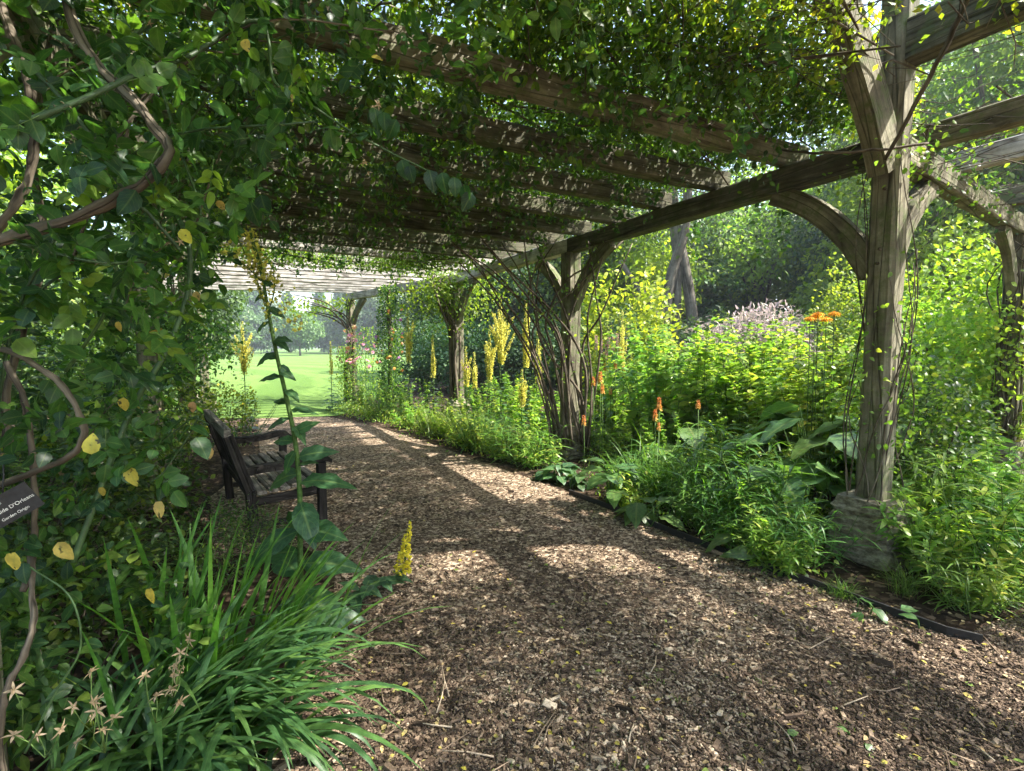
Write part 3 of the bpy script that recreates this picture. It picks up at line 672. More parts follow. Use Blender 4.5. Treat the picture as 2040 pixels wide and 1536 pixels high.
# trails hanging under the rafters
root = thing('hanging_vine', 'thin green shoots with small leaves dangling below the rafters', 'climbing plant', P(1.5, -2.2, 0))
g = G(); gs = G()
for i in range(290):
    if i < 105: t, s = RS.uniform(.2, 5.6), RS.uniform(-4.6, -.2)
    elif i < 225: t, s = RS.uniform(-.5, 3.2), RS.uniform(-4.6, -1.7)
    else: t, s = RS.uniform(5.6, 8.2), RS.uniform(-4.8, .2)
    L_ = abs(RS.normal(.12, .16))+.08; a = P(t, s, 3.2); b_ = a+[RS.normal(0, .08), RS.normal(0, .08), -L_]
    if i in (3, 9, 17): a = P((.9, 1.15, 1.9)[i//8], .05, 3.0); L_ = (.75, .55, .5)[i//8]; b_ = a+[.06, 0, -L_]
    pp = smooth_path([a, (a+b_)/2+RS.normal(0, .03, 3), b_], 8); gs.tube(pp, .0018, 4, .5, cap=False)
    m = int(7+L_*55); j = RS.integers(0, len(pp), m); p = pp[j]+RS.normal(0, .03, (m, 3))
    g.leaves(LM, p, rnd_dirs(m, up=-.6), rnd_dirs(m, up=.6), RS.uniform(.035, .075, m), RS.beta(2, 2, m))
g.obj('foliage', M_rose, root); gs.obj('stem', M_cane, root)

# ------------------------------------------------------------- stems climbing the posts
def stems_thing(name, label, loc, paths, mat=M_bark, fol=None, group=None):
    r = thing(name, label, 'climbing plant', loc, group=group); g = G()
    for pts, r0, r1 in paths:
        pp = smooth_path(pts, 22); pp = pp+np.cumsum(RS.normal(0, .0035, pp.shape), 0)
        g.tube(pp, np.linspace(r0, r1, len(pp)), 7, RS.uniform(.1, .7))
    g.obj('stem', mat, r)
    return r
Bp = pB; ps = []
def bp(px, py, Y): return at(px, py, Y)
fan = [((1112, 868), (1060, 720), (990, 600), (912, 518)), ((1118, 868), (1085, 760), (1040, 640), (960, 540), (930, 500)), ((1105, 870), (1098, 780), (1082, 700), (1068, 620), (1075, 540), (1110, 480)),
       ((1160, 880), (1168, 760), (1150, 690), (1100, 620), (1010, 530), (960, 470)), ((1165, 890), (1160, 700), (1200, 620), (1260, 480)), ((1150, 880), (1172, 740), (1130, 660), (1060, 560), (1040, 470)),
       ((1140, 890), (1100, 700), (1090, 640), (1130, 560), (1200, 520), (1245, 475)), ((1100, 880), (1075, 740), (1020, 640), (960, 540)), ((1172, 900), (1180, 760), (1172, 640), (1190, 560), (1210, 480)),
       ((1128, 880), (1110, 760), (1090, 690), (1000, 560), (900, 490)), ((1168, 880), (1150, 780), (1080, 690), (1062, 600), (1045, 500)), ((1098, 890), (1092, 830), (1060, 700), (1055, 580), (1090, 480))]
for _k in range(7):
    x0 = RS.uniform(1090, 1178); x1 = x0+RS.normal(-30, 35); x2 = x1+RS.normal(-70, 90); fan.append(((x0, RS.uniform(870, 900)), ((x0+x1)/2+RS.normal(0, 12), 770), (x1, 660), ((x1+x2)/2, 570), (x2, 480)))
for i, fpx in enumerate(fan):
    Y0 = 7.02+RS.uniform(-.08, .12); n_ = len(fpx); Ys = [Y0+(-1.1 if fpx[-1][0] < 1000 else -.3)*(k/(n_-1))**1.5 for k in range(n_)]
    ps.append(([bp(x, y, Yk) for (x, y), Yk in zip(fpx, Ys)], RS.uniform(.014, .024), .008))
r = stems_thing('vine_stems', 'bundle of bare dark vine stems fanning up the second right post', (Bp[0], Bp[1], 0), ps)
g = G()
for pts, _, _ in ps:
    pp = smooth_path(pts, 30)[8:]; m = 26; j = RS.integers(0, len(pp), m); p = pp[j]+RS.normal(0, .05, (m, 3))
    g.leaves(LM, p, rnd_dirs(m, up=-.5), rnd_dirs(m, up=.6), RS.uniform(.03, .06, m), RS.beta(2, 2, m))
g.obj('foliage', M_lush, r)
# tangle of thin stems on the nearest post
ps = []
for i in range(17):
    a0 = RS.uniform(0, 2*PI); z0 = .3; turns = RS.uniform(-.5, .5); top = RS.uniform(1.3, 3.2); pts = []
    for k in range(7):
        q = k/6; an = a0+turns*2*PI*q; rr = .15+.05*math.sin(q*7+i)
        pts.append(pA+np.array([rr*math.cos(an), rr*math.sin(an), z0+(top-z0)*q]))
    ps.append((pts, .006, .003))
r = stems_thing('vine_stems', 'thin wiry stems and small leaves wound round the nearest right post', (pA[0], pA[1], 0), ps)
g = G(); m = 900; z = np.concatenate([RS.normal(1.35, .3, 500), RS.normal(.85, .3, 150), RS.normal(2.95, .12, 250)]); a = RS.uniform(0, 2*PI, m); rr = np.abs(RS.normal(.2, .09, m))
p = np.stack([pA[0]+rr*np.cos(a)+.08*(z < 2), pA[1]+rr*np.sin(a)+.05, z], 1)
g.leaves(LM, p, rnd_dirs(m, up=-.4), rnd_dirs(m, up=.5), RS.uniform(.025, .055, m), RS.beta(2, 3, m)); g.obj('foliage', M_lush, r)
# long rope-like stem strung past the tall post
r = stems_thing('vine_stems', 'single long dark stem slanting across the top of the nearest right post', (pA[0]+.3, pA[1]-.6, 0),
    [([at(1760, 320, 3.45), at(1820, 200, 3.3), at(1880, 90, 3.2), at(1925, -20, 3.1)], .012, .016), ([at(1560, 300, 3.9), at(1640, 312, 3.6), at(1740, 305, 3.5), at(1850, 290, 3.5)], .009, .009)])
# climber on the third post
def post_climber(pos, label, ns, rad, top, leaf_n, mat, spread=.55, zc=2.55, sweep=-.9, loc=None):
    ps = []
    for i in range(ns):
        a0 = RS.uniform(PI*.7, PI*1.7); pts = []
        for k in range(6):
            q = k/5; an = a0+RS.normal(0, .25); rr = .13+.03*math.sin(3*q+i)
            b_ = pos+np.array([rr*math.cos(an), rr*math.sin(an), .25+(top-.25)*q])
            if q > .6: b_ = b_+np.array([sweep*RS.uniform(.3, 1)*(q-.6)*2.5, RS.normal(0, .2), .1*(q-.6)])
            pts.append(b_)
        ps.append((pts, rad, rad*.5))
    r = stems_thing('climbing_vine', label, (pos[0], pos[1], 0), ps); g = G(); m = leaf_n
    p = pos+np.stack([RS.normal(sweep*.25, spread, m), RS.normal(0, .35, m), RS.normal(zc, .33, m)], 1)
    g.leaves(LM, p, rnd_dirs(m, up=-.4), rnd_dirs(m, up=.6), RS.uniform(.05, .09, m), RS.beta(2, 2, m)); g.obj('foliage', mat, r); return r
post_climber(C3, 'twisting vine with lime leaves crowning the third right post', 12, .03, 3.0, 2600, M_lime, spread=.5, zc=2.75, sweep=-.6)
ps = []
for i, q in enumerate((((700, 800), (690, 740), (700, 680), (682, 640), (650, 612), (600, 596)), ((706, 800), (700, 735), (704, 670), (690, 632), (660, 618), (615, 606)), ((694, 800), (692, 720), (696, 660), (676, 625), (640, 600), (585, 588)), ((702, 800), (698, 700), (690, 650), (668, 632), (630, 622)), ((700, 800), (706, 720), (700, 655), (700, 610), (705, 592)), ((690, 800), (688, 730), (700, 670), (672, 640), (640, 628), (610, 622)))):
    ps.append(([at(x, y, 14.35-.12*k+RS.normal(0, .05)) for k, (x, y) in enumerate(q)], .035, .012))
r = stems_thing('climbing_vine', 'leaning sinewy vine trunk arching left off the farthest post', (E3[0], E3[1], 0), ps); g = G(); m = 420
p = E3+np.stack([RS.uniform(-1.7, .2, m), RS.normal(-.3, .3, m), RS.normal(2.72, .17, m)], 1); g.leaves(LM, p, rnd_dirs(m, up=-.4), rnd_dirs(m, up=.6), RS.uniform(.06, .11, m), RS.random(m)); g.obj('foliage', M_lime, r)

# leaves and bare twigs over the joint of the side arm
r = thing('climbing_vine', 'climber with bare twigs draped over the side arm joint by the near post', 'climbing plant', (pA[0]+.3, pA[1]+.2, 0)); g = G(); gs = G(); m = 900
q = RS.beta(1.2, 1.6, m); p = pA+da*(.15+2.9*q)[:, None]+RS.normal(0, .13, (m, 3))+np.stack([0*q, 0*q, 3.12+RS.normal(0, .12, m)], 1)
g.leaves(LM, p, rnd_dirs(m, up=-.4), rnd_dirs(m, up=.6), RS.uniform(.03, .055, m), RS.random(m)); g.obj('foliage', M_rose, r)
for i in range(60):
    a = pA+da*RS.uniform(.3, 3)+UP*3.2+RS.normal(0, .1, 3); b_ = a+np.array([RS.normal(0, .3), -abs(RS.normal(0, .5)), RS.normal(0, .15)]); gs.tube([a, (a+b_)/2+RS.normal(0, .05, 3), b_], [.005, .004, .002], 4, .9, cap=False)
gs.obj('stem', M_bark, r)
post_climber(P(8.12, -5), 'dim climber hiding the third left post beside the lawn view', 8, .02, 2.9, 2200, M_rose, spread=.3, zc=1.7, sweep=.0)
# ------------------------------------------------------------- climbing rose, left foreground
rose = thing('climbing_rose', 'big rambling rose with thick brown stems and green canes filling the left foreground', 'climbing rose', (-1.75, 1.5, 0))
RPOLY = [(-400, -500), (1060, -500), (1030, 60), (1000, 150), (900, 200), (820, 190), (760, 300), (640, 260), (560, 300), (520, 340), (505, 430), (440, 490), (415, 560), (395, 640), (375, 720), (365, 790), (355, 880), (300, 980), (210, 1000), (100, 1060), (-400, 1100)]
def wpath(pts): return [at(x, y, Y) for x, y, Y in pts]
main = [([(120, -60, 1.5), (150, 60, 1.45), (205, 150, 1.4), (262, 205, 1.38), (300, 255, 1.36), (330, 300, 1.35), (318, 335, 1.34), (262, 375, 1.33), (190, 412, 1.33), (95, 450, 1.3), (-40, 490, 1.28)], .019, .022),
        ([(-20, -40, 1.7), (15, 60, 1.65), (55, 170, 1.6), (68, 300, 1.6), (30, 400, 1.6), (-30, 470, 1.6)], .02, .018),
        ([(-40, 690, 1.35), (30, 706, 1.35), (110, 745, 1.33), (160, 800, 1.32), (176, 850, 1.32), (150, 900, 1.33), (80, 935, 1.35), (-20, 975, 1.4)], .011, .013),
        ([(10, 720, 1.5), (45, 800, 1.5), (60, 900, 1.5), (64, 1000, 1.48), (58, 1090, 1.45), (30, 1180, 1.4)], .013, .013),
        ([(56, 1080, 1.46), (66, 1180, 1.38), (70, 1280, 1.3), (35, 1350, 1.28), (12, 1420, 1.27), (10, 1560, 1.25)], .012, .013),
        ([(20, 900, 1.9), (15, 800, 1.9), (50, 650, 1.9), (90, 500, 2.), (70, 300, 2.1), (110, 60, 2.2)], .022, .018)]
canes = [([(-20, 272, 1.2), (60, 240, 1.2), (170, 196, 1.25), (280, 145, 1.35), (380, 110, 1.5), (470, 50, 1.6), (520, 40, 1.7)], .008, .006),
         ([(60, 130, 1.4), (130, 205, 1.4), (200, 300, 1.4), (240, 370, 1.4), (300, 430, 1.45), (360, 500, 1.5)], .006, .005),
         ([(40, 160, 1.9), (180, 140, 1.9), (280, 60, 2.0), (380, -10, 2.1)], .01, .008),
         ([(510, -10, 1.7), (535, 80, 1.7), (548, 165, 1.7), (620, 210, 1.75), (700, 262, 1.8), (790, 310, 1.85), (860, 345, 1.9), (930, 395, 1.9)], .006, .003),
         ([(145, 1120, 1.55), (190, 1000, 1.6), (235, 880, 1.65), (270, 800, 1.7), (330, 700, 1.75), (372, 590, 1.8), (378, 500, 1.8), (360, 440, 1.85)], .010, .008),
         ([(-20, 465, 1.3), (60, 490, 1.3), (150, 515, 1.35), (220, 524, 1.4), (300, 520, 1.5)], .006, .004),
         ([(40, 610, 1.6), (90, 570, 1.6), (150, 520, 1.7), (200, 420, 1.8)], .005, .004),
         ([(320, 170, 1.7), (360, 300, 1.7), (395, 400, 1.7), (400, 430, 1.7)], .005, .004),
         ([(130, 740, 1.8), (200, 640, 1.8), (230, 560, 1.85), (228, 480, 1.9)], .006, .005),
         ([(320, 880, 1.4), (395, 830, 1.4), (330, 935, 1.4), (300, 960, 1.4)], .002, .002),
         ([(50, 1500, 1.2), (110, 1380, 1.2), (160, 1290, 1.2), (140, 1190, 1.2), (60, 1130, 1.2)], .003, .002)]
gm = G(); gc = G(); cpts = []
for pts, a, b_ in main:
    pp = smooth_path(wpath(pts), 40); pp = pp+np.cumsum(RS.normal(0, .0016, pp.shape), 0); gm.tube(pp, np.linspace(a, b_, len(pp))*.66*(1+.14*np.sin(np.arange(len(pp))*.9+a*900)+RS.normal(0, .06, len(pp))), 10, RS.uniform(.2, .7))
for pts, a, b_ in canes:
    pp = smooth_path(wpath(pts), 40); gc.tube(pp, np.linspace(a, b_, len(pp)), 7, RS.uniform(0, .6)); cpts.append(pp)
    if a > .004:   # thorns
        for j in RS.integers(2, len(pp)-2, 14):
            d = RS.normal(size=3); d /= np.linalg.norm(d); gc.tube([pp[j], pp[j]+d*.010, pp[j]+d*.016+[0, 0, -.004]], [.003, .0016, .0003], 4, .9)
# secondary canes through the rose volume
for i in range(80):
    t, s, z = RS.uniform(-.3, 4.5), RS.uniform(-5.2, -4.3), RS.uniform(.4, 2.2)
    a = P(t, s, z); az = RS.uniform(-.4, 1.6); l = RS.uniform(.6, 1.5)
    pp = smooth_path([a, a+np.array([.15*math.cos(az), .2*math.sin(az), .45])*l, a+np.array([.5*math.cos(az), .5*math.sin(az), .8])*l, a+np.array([.95*math.cos(az), .8*math.sin(az), .85])*l], 16)
    x_, y_, d_ = proj(pp)
    if np.linalg.norm(pp-[0, 0, CAMZ], axis=1).min() < 1.0 or not in_poly(x_, y_, RPOLY).all(): continue
    (gc if i % 3 else gm).tube(pp, np.linspace(.005, .003, len(pp)), 5, RS.uniform(0, .7)); cpts.append(pp)
gm.obj('stem', M_bark, rose); gc.obj('cane', M_cane, rose)
# foliage volume
def rose_pts(n):
    out = []
    while sum(map(len, out)) < n:
        m = n*3
        q = RS.random(m) < .74
        t = np.where(q, RS.uniform(-.6, 5.4, m), RS.uniform(-1.6, 3.2, m))
        s = np.where(q, RS.uniform(-5.35, -4.05, m), RS.uniform(-5.2, -2.6, m))
        z = np.where(q, RS.uniform(.75, 3.2, m), RS.uniform(2.55, 3.2, m))
        p = A0+U*t[:, None]+V_*s[:, None]; p[:, 2] = z
        px, py, d = proj(p)
        k = in_poly(px, py, RPOLY) & (np.linalg.norm(p-[0, 0, CAMZ], axis=1) > 1.15) & (p[:, 1] > .35) & ((rand_noise(p, 3.1, 9)+RS.normal(0, .12, m)) > .38)
        out.append(p[k])
    return np.concatenate(out)[:n]
g = G(); gs = G(); gy = G()
p = rose_pts(3300); n = len(p); d = np.linalg.norm(p-[0, 0, CAMZ], axis=1)
D = rnd_dirs(n, up=-.25); Nn = rnd_dirs(n, up=.9); S = np.clip(np.exp(RS.normal(np.log(.043), .3, n)), .022, .07); tt = RS.beta(1.1, 1.6, n)
near = d < 2.3
compound(g, LL, p[near], D[near], Nn[near], S[near], tt[near], 2, sg=gs)
fr = ~near; compound(g, LM, p[fr], D[fr], Nn[fr], S[fr], tt[fr], 2, sg=gs)
# leaves along every cane
for pp in cpts:
    m = int(8+np.linalg.norm(pp[-1]-pp[0])*10); j = RS.integers(0, len(pp), m); q = pp[j]+RS.normal(0, .02, (m, 3))
    x_, y_, d_ = proj(q); q = q[(np.linalg.norm(q-[0, 0, CAMZ], axis=1) > 1.0) & in_poly(x_, y_, RPOLY)]; m = len(q)
    if m: compound(g, LL, q, rnd_dirs(m, up=-.2), rnd_dirs(m, up=.9), RS.uniform(.04, .068, m), RS.beta(2, 2.4, m), 2, sg=gs)
# the bluish drooping spray at the tip of the long cane
for (x, y) in ((745, 225), (765, 235), (800, 330), (815, 340), (855, 350), (880, 355), (905, 365), (925, 380), (940, 395), (790, 250), (500, 415), (520, 400)):
    a = at(x, y-12, 1.85)
    g.leaves(LL, a, [RS.normal(0, .35), RS.normal(0, .2), -1], [RS.normal(0, .3), -1, .4], RS.uniform(.06, .085), RS.uniform(.0, .3))
g.obj('foliage', M_rose, rose); gs.obj('leaf_stalk', M_stem, rose)
for (x, y, Y, s) in ((322, 1018, 1.25, .075), (360, 476, 1.3, .06), (486, 98, 1.3, .05), (246, 812, 1.4, .06), (258, 950, 1.4, .09), (300, 1190, 1.3, .07), (385, 820, 1.7, .06), (415, 910, 1.8, .07), (175, 265, 1.6, .05), (268, 545, 1.6, .06), (390, 600, 1.8, .06), (30, 1120, 1.15, .08), (115, 1100, 1.15, .08), (205, 990, 1.5, .05), (235, 660, 1.6, .05), (575, 205, 1.6, .04)):
    a = at(x, y-20, Y); dd = [RS.normal(0, .3), RS.normal(0, .1), -1]; gy = G(); gy.leaves(LL, a, dd, [RS.normal(0, .2), -1, .3], s*.65, RS.random()); gy.obj('yellow_leaf', M_yleaf, rose)
for q in rose_pts(38):
    gy = G(); gy.leaves(LL, q, rnd_dirs(1, up=-.4), rnd_dirs(1, up=.5), RS.uniform(.04, .06), RS.random()); gy.obj('yellow_leaf', M_yleaf, rose)
# dried rose flowers (star-shaped sepals)
def star(g, c, s, tint, n=5):
    az = np.arange(n)/n*2*PI+RS.uniform(0, 1); ax = rnd_dirs(1, up=.3)[0]; e1 = nrm(np.cross(ax, [.3, .2, 1.])); e2 = np.cross(ax, e1)
    D = np.cos(az)[:, None]*e1+np.sin(az)[:, None]*e2+ax*.25
    g.leaves(LN, np.repeat([c], n, 0), D, np.repeat([ax], n, 0), s, tint)
    g.leaves(PT, np.repeat([c], 4, 0), rnd_dirs(4)+ax, rnd_dirs(4), s*.5, tint*.6)
g = G(); g2 = G()
for cx0, cy0, nn in ((345, 1330, 6), (210, 1440, 7), (90, 1450, 3), (185, 1400, 2), (310, 1380, 3), (45, 1390, 1)):
    o_ = at(cx0, cy0+60, 1.22)
    for _ in range(nn):
        c = at(cx0+RS.normal(0, 28), cy0+RS.normal(0, 28), 1.2+RS.normal(0, .04)); g = G(); star(g, c, RS.uniform(.018, .028), RS.uniform(.2, 1)); g.obj('dried_flower', M_seed, rose); g2.tube([o_, (o_+c)/2+RS.normal(0, .006, 3), c], .0014, 4, .6)
for cx0, cy0 in ((165, 305), (350, 1350), (285, 40), (740, 215), (730, 325), (335, 480), (180, 330), (345, 985), (400, 250)):
    g = G()
    for _ in range(3): star(g, at(cx0+RS.normal(0, 12), cy0+RS.normal(0, 12), 1.6), RS.uniform(.011, .017), RS.uniform(.1, .8))
    g.obj('dried_flower', M_seed, rose)
g2.obj('flower_stalk', M_stem, rose)

# ------------------------------------------------------------- generic plants (prototypes at the origin)
def strap_clump(name, label, cat, n, L_, W, el, droop, spread, mat, loc=(0, 0, 0), group=None, nseg=8, fold=.25, azc=None, azs=9, parts='leaf_blades', dead=0):
    r = thing(name, label, cat, loc, group=group); g = G()
    if dead:
        gd = G(); az = RS.uniform(-1.2, 1.2, dead); gd.ribbons(RS.normal(0, spread, (dead, 3))*[1, 1, 0], az, RS.uniform(.4, 1., dead), RS.uniform(.35, .7, dead), RS.uniform(.006, .014, dead), RS.uniform(1.2, 2.6, dead), 7, RS.random(dead), .5, RS.normal(0, 1, dead)); gd.obj('dead_blades', M_seed, r, world=False)
    az = RS.uniform(0, 2*PI, n) if azc is None else azc+RS.normal(0, azs, n)
    P_ = np.stack([RS.normal(0, spread, n), RS.normal(0, spread, n), np.zeros(n)], 1)
    ln = RS.uniform(*L_, n); g.ribbons(P_, az, RS.uniform(*el, n), ln, RS.uniform(*W, n), RS.uniform(*droop, n), nseg, RS.beta(2, 2, n), fold, RS.normal(0, .5, n))
    g.obj(parts, mat, r, world=False); return r
def leafy_plant(name, label, cat, stems, H, spread, lean, LT, ls, ln_, mat, smat=None, loc=(0, 0, 0), group=None, whorl=2, droop=-.15, bare=.1, flower=None, taper=.6, out=.9):
    """several upright stems clothed with leaves; flower = (part name, material, function(g, top, dir))"""
    r = thing(name, label, cat, loc, group=group); gs = G(); gl = G(); fl = []
    for i in range(stems):
        a = RS.uniform(0, 2*PI); rr = spread*math.sqrt(RS.random()); b_ = np.array([rr*math.cos(a), rr*math.sin(a), 0]); h = RS.uniform(*H)
        tip = b_+np.array([math.cos(a)*lean*rr/spread, math.sin(a)*lean*rr/spread, 1])*h+RS.normal(0, .04, 3)
        mid = (b_+tip)/2+RS.normal(0, .055*h, 3); pp = smooth_path([b_, mid, tip], 12)
        gs.tube(pp, np.linspace(.004+.002*h, .002, len(pp)), 4, RS.uniform(.1, .9), cap=False)
        m = int(ln_*h); q = bare+(1-bare)*np.sort(RS.random(m)); idx = np.minimum((q*(len(pp)-1)).astype(int), len(pp)-2); fr_ = q*(len(pp)-1)-idx
        p = pp[idx]*(1-fr_)[:, None]+pp[idx+1]*fr_[:, None]; az = np.arange(m)*2.4+RS.normal(0, .3, m)
        for w_ in range(whorl):
            A_ = az+w_*PI*2/whorl; A_ = A_+RS.normal(0, .35, m); D = np.stack([np.cos(A_)*out, np.sin(A_)*out, .45+RS.normal(droop, .32, m)], 1)
            gl.leaves(LT, p, D, np.stack([-np.cos(A_)*.4, -np.sin(A_)*.4, np.ones(m)], 1)+RS.normal(0, .2, (m, 3)), RS.uniform(*ls, m)*(1-taper*q**1.5), RS.beta(2, 2, m))
        if flower: gf = G(); flower[2](gf, tip, nrm(tip-mid)); fl.append(gf)
    gs.obj('stem', smat or M_stem, r, world=False); gl.obj('foliage', mat, r, world=False)
    for gf in fl: gf.obj(flower[0], flower[1], r, world=False)
    return r
def bush(name, label, cat, R, H, n, LT, ls, mat, loc=(0, 0, 0), group=None, seed=0, flower=None, stems=10, hole=.35, z0=.05, freq=2.5):
    """rounded leafy mass: clumps of leaves in the outer part of a lumpy ellipsoid, on branching stems"""
    r = thing(name, label, cat, loc, group=group); gl = G(); gs = G()
    m = n*4; d = rnd_dirs(m); rr = RS.beta(4, 1.6, m); lump = .78+.34*rand_noise(d, 3.5, seed)
    p = d*(rr*lump)[:, None]*[R, R, H/2]; p[:, 2] += H/2*(1)+z0; p = p[p[:, 2] > .02]
    k = rand_noise(p, freq/R*1.0, seed+3)+RS.normal(0, .08, len(p)) > hole; p = p[k][:n]; m = len(p)
    dd = nrm(p-[0, 0, H*.35]); gl.leaves(LT, p, dd*.7+RS.normal(0, .55, (m, 3))+[0, 0, -.1], dd*.3+[0, 0, 1]+RS.normal(0, .4, (m, 3)), RS.uniform(*ls, m), RS.beta(2, 2, m))
    for i in range(stems):
        e = rnd_dirs(1, up=.7)[0]*[R*.85, R*.85, H*.62]; e[2] = abs(e[2])+H*.2; 
        pp = smooth_path([RS.normal(0, .04, 3)*[1, 1, 0], e*.45+RS.normal(0, .06, 3)*R, e], 8); gs.tube(pp, np.linspace(.009*H, .002*H, len(pp)), 5, RS.uniform(.2, .8), cap=False)
    gl.obj('foliage', mat, r, world=False); gs.obj('stem', M_bark, r, world=False)
    if flower:
        gf = G(); fn, fm, fT, fs, fc, up = flower; q = p[RS.integers(0, m, fc)]; q = q*[1.06, 1.06, 1.04]
        for c in q:
            star_(gf, c, RS.uniform(*fs), fT)
        gf.obj(fn, fm, r, world=False)
    return r
def star_(g, c, s, k=6):
    ax = nrm(rnd_dirs(1, up=.6)[0]); e1 = nrm(np.cross(ax, [.3, .2, 1.])); e2 = np.cross(ax, e1)
    for ring, tl in ((1., .3), (.6, 1.)):
        az = np.arange(k)/k*2*PI+RS.uniform(0, 1); D = np.cos(az)[:, None]*e1+np.sin(az)[:, None]*e2+ax*tl
        g.leaves(PT, np.repeat([c], k, 0), D, np.repeat([ax], k, 0), s*ring, RS.random(k))
def spire(name, label, loc, H, seed, tops=9, group='yellow mullein spires in the flower bed', w=.16, leaf=True, lean=0.):
    """verbascum: candelabra of slim flower spikes over a leafy stalk"""
    r = thing(name, label, 'flower spike', loc, group=group); gs = G(); gf = G(); gl = G()
    top = np.array([lean, 0, H]); gs.tube(smooth_path([[0, 0, 0], top*.5+RS.normal(0, .02, 3), top], 10), .008, 6, .4)
    f0 = .52
    sp_ = [(top*f0, top, .028)]
    for i in range(tops):
        a = i*2.4; b_ = top*(f0+.24*i/tops*1.0); e = b_+np.array([math.cos(a)*w*RS.uniform(.4, 1), math.sin(a)*w*RS.uniform(.4, 1), H*RS.uniform(.14, .27)*(1.15-.5*i/tops)]); sp_.append((b_, e, .024))
    for b_, e, rad in sp_:
        m = int(np.linalg.norm(e-b_)*420); q = RS.random(m); p = b_+(e-b_)*q[:, None]; rd = rad*(1.25-.95*q)
        d = rnd_dirs(m); p = p+d*rd[:, None]*[1, 1, .3]; gf.leaves(PT, p, d+[0, 0, .25], rnd_dirs(m), RS.uniform(.018, .036, m)*(1.1-.5*q), RS.random(m)); gs.tube([b_, (b_+e)/2+[0, 0, -.01], e], [.005, .004, .002], 4, .4, cap=False)
    if leaf:
        m = 26; q = np.linspace(.02, f0, m); az = np.arange(m)*2.4; p = top*q[:, None]
        gl.leaves(LW, p, np.stack([np.cos(az), np.sin(az), .35+.3*q], 1), np.tile([0, 0, 1.], (m, 1)), .30*(1-q*1.25)*min(1, H/1.6), RS.beta(2, 2, m)); gl.obj('leaf', M_mull, r, world=False)
    gs.obj('stalk', M_stem, r, world=False); gf.obj('flower', M_lyel, r, world=False); return r
# ------------------------------------------------------------- the tall mullein beside the bench
Yb = 2.78
stk = [at(x, y, Yb+dy) for x, y, dy in ((603, 1262, 0), (598, 1100, 0), (597, 980, 0), (588, 880, 0), (570, 790, 0), (553, 715, 0), (538, 640, 0), (524, 560, .0), (505, 490, .0), (498, 455, 0))]
stk[0][2] = 0
mu = thing('mullein', 'tall mullein stalk with paired leaves and small yellow flowers leaning in front of the bench', 'flowering plant', (stk[0][0], stk[0][1], 0))
g = G(); pp = smooth_path(stk, 60); g.tube(pp, np.linspace(.016, .006, len(pp)), 8, .45)
gl = G(); zs = pp[:, 2]
def stalk_at(z): return pp[np.argmin(np.abs(zs-z))]
lv = []
for (x, y, dx, dz, s) in ((600, 1235, -.9, -.05, .26), (600, 1225, .9, .0, .27), (598, 1180, .7, -.35, .27), (598, 1150, -.8, .35, .26), (598, 1120, .9, .1, .27), (597, 1100, -1, .1, .24), (597, 1060, .55, .1, .25), (597, 1050, -.7, -.3, .25),
        (597, 1010, -.25, -.35, .22), (597, 1000, .5, -.6, .22), (596, 962, 1, .15, .24), (596, 950, -.9, -.25, .22), (594, 925, .35, .1, .12), (592, 905, .9, .25, .17), (591, 900, -.4, -.7, .15), (589, 880, -1, .1, .14), (586, 860, .6, .35, .15), (585, 855, .5, -.4, .13),
        (580, 838, -1, -.2, .13), (577, 825, 1, .1, .15), (572, 800, -.6, .1, .1), (570, 785, -.7, -.45, .11), (570, 780, .9, -.2, .13), (560, 745, .8, -.3, .10), (560, 752, -1, .05, .12), (556, 728, .7, -.6, .09), (553, 715, -.6, .1, .08), (550, 700, -.9, -.45, .12), (546, 680, .8, .1, .11), (545, 676, .9, -.35, .11),
        (536, 640, -.7, -.5, .09), (530, 610, .8, -.4, .10), (526, 590, -.8, -.3, .11), (522, 560, .6, -.3, .08), (520, 545, -.9, .1, .09), (515, 525, -.6, .3, .06), (512, 520, .6, .3, .06)):
    a = stalk_at(at(x, y, Yb)[2]); dy = RS.normal(-.25, .45)
    D = np.array([dx, dy*(.8 if s > .15 else .6), dz+.15]); gl.leaves(LW if s > .07 else LM, a, D, [RS.normal(0, .3), RS.normal(-.6, .25), .8], s*(1.2 if s > .15 else .95), RS.beta(2, 3))
for az in np.arange(9)*.75:
    a = stk[0]+[0, 0, .03]; gl.leaves(LW, a, [math.cos(az), math.sin(az), .25], [0, 0, 1], RS.uniform(.24, .32), RS.beta(2, 3))
gf = G(); m = 210; q = RS.uniform(.66, 1.0, m); idx = (q*(len(pp)-1)).astype(int); d = rnd_dirs(m)
c = pp[idx]+d*.024*[1.3, 1, 1]
for ci in c[:140]: star_(gf, ci, RS.uniform(.010, .016), 5)
extra = [at(x, y, Yb+RS.normal(0, .03)) for x, y in [(RS.normal(480+i*1.2, 16), 470+i*2.0) for i in range(95)]]
for ci in extra: star_(gf, ci, RS.uniform(.011, .018), 5)
for x0, y0, x1, y1 in ((528, 610, 470, 470), (530, 600, 500, 465), (535, 620, 545, 540), (520, 560, 448, 500)):
    qq = smooth_path([at(x0, y0, Yb), at((x0+x1)/2+6, (y0+y1)/2, Yb), at(x1, y1, Yb)], 10); g.tube(qq, .004, 5, .4)
    for ci in qq[3:]:
        for _ in range(4): star_(gf, ci+RS.normal(0, .016, 3), RS.uniform(.010, .017), 5)
g.obj('stalk', M_stem, mu); gl.obj('leaf', M_mull, mu); gf.obj('flower', M_lyel, mu)
